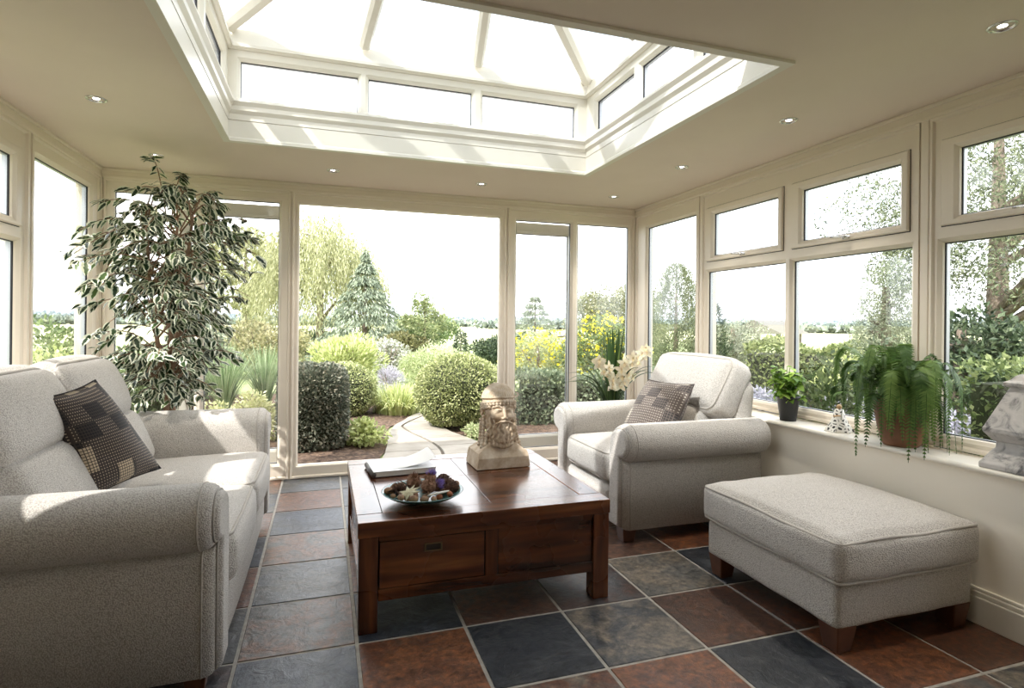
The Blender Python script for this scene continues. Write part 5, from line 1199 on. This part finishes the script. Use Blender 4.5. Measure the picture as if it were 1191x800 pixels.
def bust_sdf(x, y, z):
    # front is -y. squared herm block with sloping shoulders
    hw_ = .154 - np.clip(z, 0, .2) * .14 - np.clip(z - .085, 0, 1) * 1.25; hd = .112 - np.clip(z - .06, 0, 1) * .55
    blk = np.maximum(np.maximum(np.abs(x) - hw_, np.abs(y - .012) - hd) * .7, np.maximum(-z, z - .17)); d = smax(blk, z - .140, .03)
    d = smin(d, capsule(x, y, z, (0, .01, .10), (0, .008, .25), .070, .064), .03)
    head = smin(ell(x, y, z, (0, .014, .345), (.088, .100, .098)), ell(x, y, z, (0, -.014, .275), (.070, .074, .085)), .03)
    d = smin(d, head, .02)
    capd = smax(ell(x, y, z, (0, .016, .350), (.096, .107, .108)), .372 - z - y * .10, .006); capd = capd + .0011 * np.sin(np.arctan2(x, y) * 36 + 1.5 * np.sin(z * 90))
    d = smin(d, capd, .004)
    bandt = np.sqrt((np.sqrt((x / .98) ** 2 + (y - .012) ** 2) - .0950) ** 2 + (z - .377 + y * .10) ** 2) - .0050; d = smin(d, bandt + .0022, .004)
    ax_ = np.abs(x)
    # eye sockets, eyeballs, lids
    d = smax(d, -ell(ax_, y, z, (.031, -.104, .311), (.022, .020, .011)), .012)
    d = smin(d, ell(ax_, y, z, (.031, -.0765, .3125), (.0170, .0125, .0100)), .003)
    d = smin(d, capsule(ax_, y, z, (.015, -.0850, .3155), (.031, -.0890, .3200), .0030), .002); d = smin(d, capsule(ax_, y, z, (.031, -.0890, .3200), (.049, -.0790, .3150), .0030, .002), .002)
    d = smin(d, capsule(ax_, y, z, (.017, -.0850, .3050), (.046, -.0810, .3065), .0026), .002)
    # brow ridge, cheeks, nose
    d = smin(d, capsule(ax_, y, z, (.012, -.0840, .3330), (.034, -.0820, .3400), .0055, .005), .008); d = smin(d, capsule(ax_, y, z, (.034, -.0820, .3400), (.058, -.0680, .3310), .005, .004), .008)
    d = smin(d, ell(ax_, y, z, (.040, -.066, .282), (.026, .024, .022)), .016)
    d = smin(d, capsule(x, y, z, (0, -.086, .334), (0, -.110, .281), .0065, .0090), .006)
    d = smin(d, ell(ax_, y, z, (.0100, -.1000, .2740), (.0080, .0100, .0065)), .004)
    d = smin(d, smax(ell(ax_, y, z, (.092, .022, .300), (.010, .020, .028)), -ell(ax_, y, z, (.100, .018, .302), (.007, .011, .017)), .003), .006)
    # beard: a broad mass framing the cheeks, cut into wavy upright locks
    brd = smin(ell(x, y, z, (0, -.050, .200), (.072, .052, .066)), ell(x, y, z, (0, -.058, .152), (.060, .044, .050)), .03)
    brd = smin(brd, ell(ax_, y, z, (.060, -.030, .248), (.022, .044, .050)), .02)
    ang = np.arctan2(x, -(y + .0)); wave = .0036 * np.sin(ang * 25 + 1.1 * np.sin(z * 125)) + .0012 * np.sin(z * 210 + 2.0 * np.sin(ang * 9)); brd = smax(brd + wave, -ell(x, y, z, (0, -.112, .2440), (.020, .024, .010)), .005)
    d = smin(d, brd, .003)
    d = smin(d, capsule(x, y, z, (-.014, -.0960, .2475), (.014, -.0960, .2475), .0040), .003); d = smin(d, capsule(x, y, z, (-.011, -.0970, .2390), (.011, -.0970, .2390), .0052), .003)
    d = smin(d, capsule(ax_, y, z, (.002, -.1050, .2585), (.024, -.0990, .2545), .0056, .0054), .006); d = smin(d, capsule(ax_, y, z, (.024, -.0990, .2545), (.048, -.0860, .2420), .0054, .004), .006)
    for i in range(10):    # two rows of curled beard tips
        a = -1.25 + 2.5 * i / 9; cx, cy = .060 * math.sin(a), -.046 - .050 * math.cos(a); zz = .120 + .022 * (1 - math.cos(a))
        r0 = np.sqrt((x - cx) ** 2 + (y - cy) ** 2 + ((z - zz) * .8) ** 2); d = smin(d, r0 - .0105 + .0014 * np.cos(r0 * 1300), .003)
        cx, cy = .066 * math.sin(a * .9 + .08), -.048 - .052 * math.cos(a * .9 + .08); d = smin(d, ell(x, y, z, (cx, cy, zz + .030), (.0085, .0085, .012)), .003)
    # small curls in two rows under the band, leaving the forehead clear
    for row, (zr, rr, cnt_) in enumerate(((.366, 1.0, 21), (.353, 1.0, 20), (.338, 1.0, 20))):
        for i in range(cnt_):
            a = -1.85 + 3.7 * (i + .5 * (row % 2)) / (cnt_ - 1)
            if row == 2 and abs(a) < .70: continue
            cx, cy = .093 * rr * math.sin(a), .012 - .100 * rr * math.cos(a); zc_ = zr - .022 * (1 - math.cos(a))
            r0 = np.sqrt((x - cx) ** 2 + (y - cy) ** 2 + (z - zc_) ** 2); d = smin(d, r0 - .0102 + .0010 * np.cos(r0 * 1300), .002)
    for (ox, oy, z0, z1) in ((.090, -.010, .275, .100), (.099, .014, .255, .112), (.080, -.034, .175, .090)):
        for i in range(int((z0 - z1) / .0165) + 1):
            t = i * .0165; zz = z0 - t; f = t / (z0 - z1); d = smin(d, ell(ax_, y, z, (ox + .022 * f ** 2, oy - .030 * f ** 2, zz), (.0115, .0115, .0105)), .003)
    return d
V, F = surface_nets(bust_sdf, (-.17, -.15, -.01), (.17, .15, .475), .0023)
m, nt, out = new_mat('carved_stone'); p_ = principled(nt, out, (.6, .5, .4), .85); tc = N(nt, 'ShaderNodeTexCoord'); n1 = N(nt, 'ShaderNodeTexNoise', Scale=18.0, Detail=8, Roughness=.65); L(nt, tc, 'Object', n1, 'Vector'); r = ramp(nt, [(.3, (.40, .29, .19)), (.5, (.55, .44, .32)), (.68, (.66, .58, .47))]); L(nt, n1, 'Fac', r, 'Fac'); L(nt, r, 'Color', p_, 'Base Color')
n2 = N(nt, 'ShaderNodeTexNoise', Scale=160.0, Detail=4); L(nt, tc, 'Object', n2, 'Vector'); bp = N(nt, 'ShaderNodeBump', Strength=.4, Distance=.002); L(nt, n2, 'Fac', bp, 'Height'); L(nt, bp, 0, p_, 'Normal')
bust = np_mesh('bust', V, F, m); bust.location = (.938, 3.085, TZ + .001); bust.rotation_euler = (0, 0, math.radians(2)); tag(bust, 'carved stone bust of a long-bearded man with curls and a cap on the coffee table', 'bust')

# ------------------------------------------------------------------ bowl of dried things, and the open book
BX, BY = .425, 2.555
m, nt, out = new_mat('teal_glaze'); p_ = principled(nt, out, (.10, .20, .19), .22); tc = N(nt, 'ShaderNodeTexCoord'); n1 = N(nt, 'ShaderNodeTexNoise', Scale=25.0, Detail=5); L(nt, tc, 'Object', n1, 'Vector'); r = ramp(nt, [(.35, (.06, .15, .145)), (.7, (.17, .32, .29))]); L(nt, n1, 'Fac', r, 'Fac'); L(nt, r, 'Color', p_, 'Base Color')
b = MB(); b.lathe([(0, .004), (.055, .004), (.058, .0), (.066, .0), (.068, .005), (.105, .013), (.150, .030), (.178, .047), (.181, .050), (.177, .0505), (.148, .037), (.10, .021), (.05, .014), (0, .013)], n=64)
bowl = b.build('bowl', m, None, loc=(BX, BY, TZ)); tag(bowl, 'wide shallow teal glazed bowl of dried flowers and pods on the coffee table', 'bowl')
def bz(x, y):  # inner surface height of the bowl
    r_ = math.hypot(x, y); return TZ + .014 + (.0 if r_ < .05 else (r_ - .05) / .05 * .007 if r_ < .1 else .007 + (r_ - .1) / .048 * .016 if r_ < .148 else .023 + (r_ - .148) * .45)
rb = random.Random(4)
mt_thistle = noise_mat('thistle_brown', (.17, .085, .05), (.36, .21, .135), .9, 60); mt_purple = noise_mat('thistle_purple', (.24, .17, .55), (.42, .33, .75), .8, 60); mt_cone = noise_mat('cone_brown', (.075, .036, .024), (.20, .11, .07), .8, 60)
mt_nut = noise_mat('nut_tan', (.15, .075, .035), (.38, .22, .11), .5, 30); mt_pale = noise_mat('pale_shell', (.55, .50, .32), (.72, .67, .48), .6, 40); mt_or = noise_mat('dried_orange', (.42, .13, .03), (.28, .08, .03), .6, 50); mt_white = plain('white_reed', (.80, .78, .72), .5)
def thistle(x, y, z, r_, tilt, label, tuft=None, group=None):
    r_ *= 1.28; z += .014
    root = empty('dried_thistle', (BX + x, BY + y, z), 0, label, 'dried flower', group); b = MB(); M3 = Matrix.Rotation(tilt[0], 3, 'X') @ Matrix.Rotation(tilt[1], 3, 'Y'); b.ball((0, 0, 0), r_ * .72, 16, 10, (1, 1, .85), M3)
    for i in range(240):
        v = Vector((rb.gauss(0, 1), rb.gauss(0, 1), rb.gauss(0, 1) + .2)).normalized(); p0 = M3 @ (v * r_ * .62); p1 = M3 @ (v * r_ * rb.uniform(.85, 1.08)) + Vector((0, 0, .002)); s_ = v.cross(Vector((.3, .2, .9))).normalized() * r_ * .06; q = M3 @ s_; b.add([p0 - q, p0 + q, p1], [(0, 1, 2)])
    b.build('flower_head', mt_thistle, root)
    if tuft:
        b = MB()
        for i in range(160):
            v = Vector((rb.gauss(0, .45), rb.gauss(0, .45), 1)).normalized(); p0 = M3 @ (v * r_ * .5); p1 = M3 @ (v * r_ * rb.uniform(1.15, 1.5)); s_ = M3 @ (v.cross(Vector((1, .2, 0))).normalized() * r_ * .035); b.add([p0 - s_, p0 + s_, p1], [(0, 1, 2)])
        b.build('tuft', tuft, root)
thistle(-.035, .035, TZ + .062, .036, (.2, -.2), 'round brown dried thistle at the back left of the bowl')
thistle(.022, -.025, TZ + .055, .036, (.3, .1), 'large brown dried thistle at the front of the bowl')
thistle(.045, .055, TZ + .066, .030, (-.15, .1), 'brown dried thistle with a bright purple tuft on top of the heap', mt_purple)
thistle(.062, -.005, TZ + .048, .026, (.8, .5), 'small thistle with a mauve tuft beside the large brown one', mt_purple)
def cone_(x, y, z, r_, l, ax, label, mat=mt_cone):
    r_ *= 1.3; l *= 1.25
    root = MB(); q = Vector(ax).normalized().to_track_quat('Z', 'Y').to_matrix()
    for i in range(70):
        t = i / 70; an = i * 2.4; rr = r_ * math.sin(PI * (.12 + .80 * t)) ; c = Vector((rr * .6 * math.cos(an), rr * .6 * math.sin(an), (t - .5) * l)); o = Vector((math.cos(an), math.sin(an), .45)).normalized() * rr * .75; s_ = Vector((-math.sin(an), math.cos(an), 0)) * rr * .38
        root.add([q @ (c - s_ * .6), q @ (c + s_ * .6), q @ (c + o + s_ * .7), q @ (c + o * 1.2), q @ (c + o - s_ * .7), q @ (c + o * .8 - Vector((0, 0, .003)))], [(0, 1, 2, 3, 4), (0, 5, 2), (0, 4, 5)])
    root.ball((0, 0, 0), 1, 12, 8, (r_ * .62, r_ * .62, l * .5), q); o_ = root.build('pine_cone', mat, None, loc=(BX + x, BY + y, z)); tag(o_, label, 'pine cone')
cone_(.098, .040, TZ + .060, .022, .075, (.7, -.5, .35), 'long brown pine cone at the right of the heap')
cone_(.125, -.020, TZ + .054, .020, .055, (1, .2, -.3), 'dark pine cone near the right rim of the bowl')
cone_(.110, .085, TZ + .058, .018, .045, (.2, 1, .4), 'small pine cone at the back right rim of the bowl')
cone_(-.100, .030, TZ + .050, .020, .055, (-1, .2, .1), 'dark reddish pine cone at the left of the heap')
nuts = [(-.135, -.040), (-.105, -.075), (-.055, -.098), (-.010, -.105), (.030, -.110), (.105, -.085), (.150, -.015), (-.150, .010), (-.125, .060), (.155, .030), (.060, -.080), (-.075, -.05), (-.08, .10), (-.03, .12), (.03, .12), (.08, .13), (-.13, .03), (.14, .06), (-.10, -.03), (.0, -.075)]
for i, (x, y) in enumerate(nuts):
    b = MB(); r_ = rb.uniform(.011, .019); b.ball((0, 0, 0), r_, 14, 10, (1.15, .9, .85), Matrix.Rotation(rb.uniform(0, 3), 3, 'Z'), .03)
    o = b.build('seed_pod', mt_or if i in (5, 10) else mt_nut, None, loc=(BX + x, BY + y, bz(x, y) + r_ * .86)); 
    tag(o, 'orange dried seed pod in the front right of the bowl' if i in (5, 10) else 'smooth tan nut lying among the dried flowers in the bowl', 'seed pod', 'orange seed pods in the bowl' if i in (5, 10) else 'tan nuts round the edge of the bowl')
b = MB(); n = 9; vs = [(0, 0, .010)]
for i in range(2 * n): a = PI * i / n; q = .052 if i % 2 == 0 else .024; vs.append((q * math.cos(a) * 1.15, q * math.sin(a) * .6, .004 if i % 2 else .000))
vs2 = [(x, y, z - .006) for x, y, z in vs]; b.add(vs + vs2, [(0, 1 + i, 1 + (i + 1) % (2 * n)) for i in range(2 * n)] + [(2 * n + 1, 2 * n + 2 + (i + 1) % (2 * n), 2 * n + 2 + i) for i in range(2 * n)] + [(1 + i, 2 * n + 2 + i, 2 * n + 2 + (i + 1) % (2 * n), 1 + (i + 1) % (2 * n)) for i in range(2 * n)])
o = b.build('spiky_shell', mt_pale, None, loc=(BX - .072, BY - .062, TZ + .058)); o.rotation_euler = (math.radians(38), math.radians(-18), .35); tag(o, 'pale spiky star-shaped shell at the front left of the bowl', 'shell')
b = MB(); b.tube([(-.045, -.01, -.004), (0, 0, 0), (.05, .004, .006)], [.0035, .006, .0035], 8); o = b.build('reed', mt_white, None, loc=(BX + .052, BY - .086, TZ + .053)); tag(o, 'short white reed stick across the front of the bowl', 'dried stick')
b = MB(); b.tube([(.03, 0, -.02), (-.01, .005, .012), (-.045, .01, .034)], [.003, .0025, .0012], 6); o = b.build('twig', plain('dark_twig', (.04, .04, .03), .8), None, loc=(BX - .065, BY + .05, TZ + .058)); tag(o, 'thin dark curved twig sticking out of the back of the bowl', 'twig')
for i, (x, y, rz_) in enumerate([(-.10, -.005, .3), (-.045, -.062, 1.2), (.005, -.068, 2), (-.02, .085, .5), (.075, -.045, 2.6), (-.12, .05, 1), (-.14, -.01, 2.2), (-.085, .06, .2), (.10, -.05, .9), (.135, .02, 2), (.02, .10, 1.4), (.085, .0, .1)]):
    b = MB(); vs = []; n = 14
    for j in range(n): a = 2 * PI * j / n; vs += [(.024 * math.cos(a), .018 * math.sin(a), .006 * math.cos(2 * a)), (.024 * math.cos(a), .018 * math.sin(a), .006 * math.cos(2 * a) - .002)]
    b.add(vs + [(0, 0, -.005), (0, 0, -.007)], [(2 * j, 2 * ((j + 1) % n), 2 * n) for j in range(n)] + [(2 * j + 1, 2 * n + 1, 2 * ((j + 1) % n) + 1) for j in range(n)] + [(2 * j, 2 * j + 1, 2 * ((j + 1) % n) + 1, 2 * ((j + 1) % n)) for j in range(n)], True)
    o = b.build('dried_petal', [mt_cone, mt_thistle, mt_nut][i % 3], None, loc=(BX + x, BY + y, max(bz(x, y) + .026, TZ + .043))); o.rotation_euler = (.3, .35 * (-1) ** i, rz_); tag(o, 'curled brown dried petal lying between the nuts in the bowl', 'dried petal', 'curled brown petals in the bowl')
book = empty('book', (.245, 2.985, TZ + .001), math.radians(4), 'book with a dark cover lying on the table behind the bowl with one page lifted', 'book')
b = MB(); b.box(0, .33, 0, .23, 0, .003); b.build('cover', plain('book_cover', (.055, .045, .045), .4), book, bevel=.001)
b = MB(); b.box(.0, .33, -.001, .231, .027, .030); b.build('cover', plain('book_cover_top', (.60, .60, .60), .35), book, bevel=.001)
b = MB(); b.tube([(0, y, .015) for y in (0, .23)], .0145, 12); b.build('spine', plain('book_spine', (.055, .045, .045), .4), book)
b = MB(); b.box(.006, .325, .005, .225, .0032, .0268); b.build('page_block', noise_mat('paper_edges', (.78, .76, .70), (.68, .66, .60), .8, 200), book)
b = MB(); n = 12; vs = []
for i in range(n + 1):
    t = i / n; x = .10 + .235 * t; z = .0305 + .060 * t ** 2.2; vs += [(x, .03, z * .75 + .0305 * .25), (x, .225, z)]
vs += [(x, y, z + .0006) for x, y, z in vs]; m_ = 2 * (n + 1)
b.add(vs, [(2 * i, 2 * i + 1, 2 * i + 3, 2 * i + 2) for i in range(n)] + [(m_ + 2 * i, m_ + 2 * i + 2, m_ + 2 * i + 3, m_ + 2 * i + 1) for i in range(n)] + [(2 * n, 2 * n + 1, m_ + 2 * n + 1, m_ + 2 * n)], True); b.build('lifted_page', plain('paper', (.80, .79, .76), .6), book)
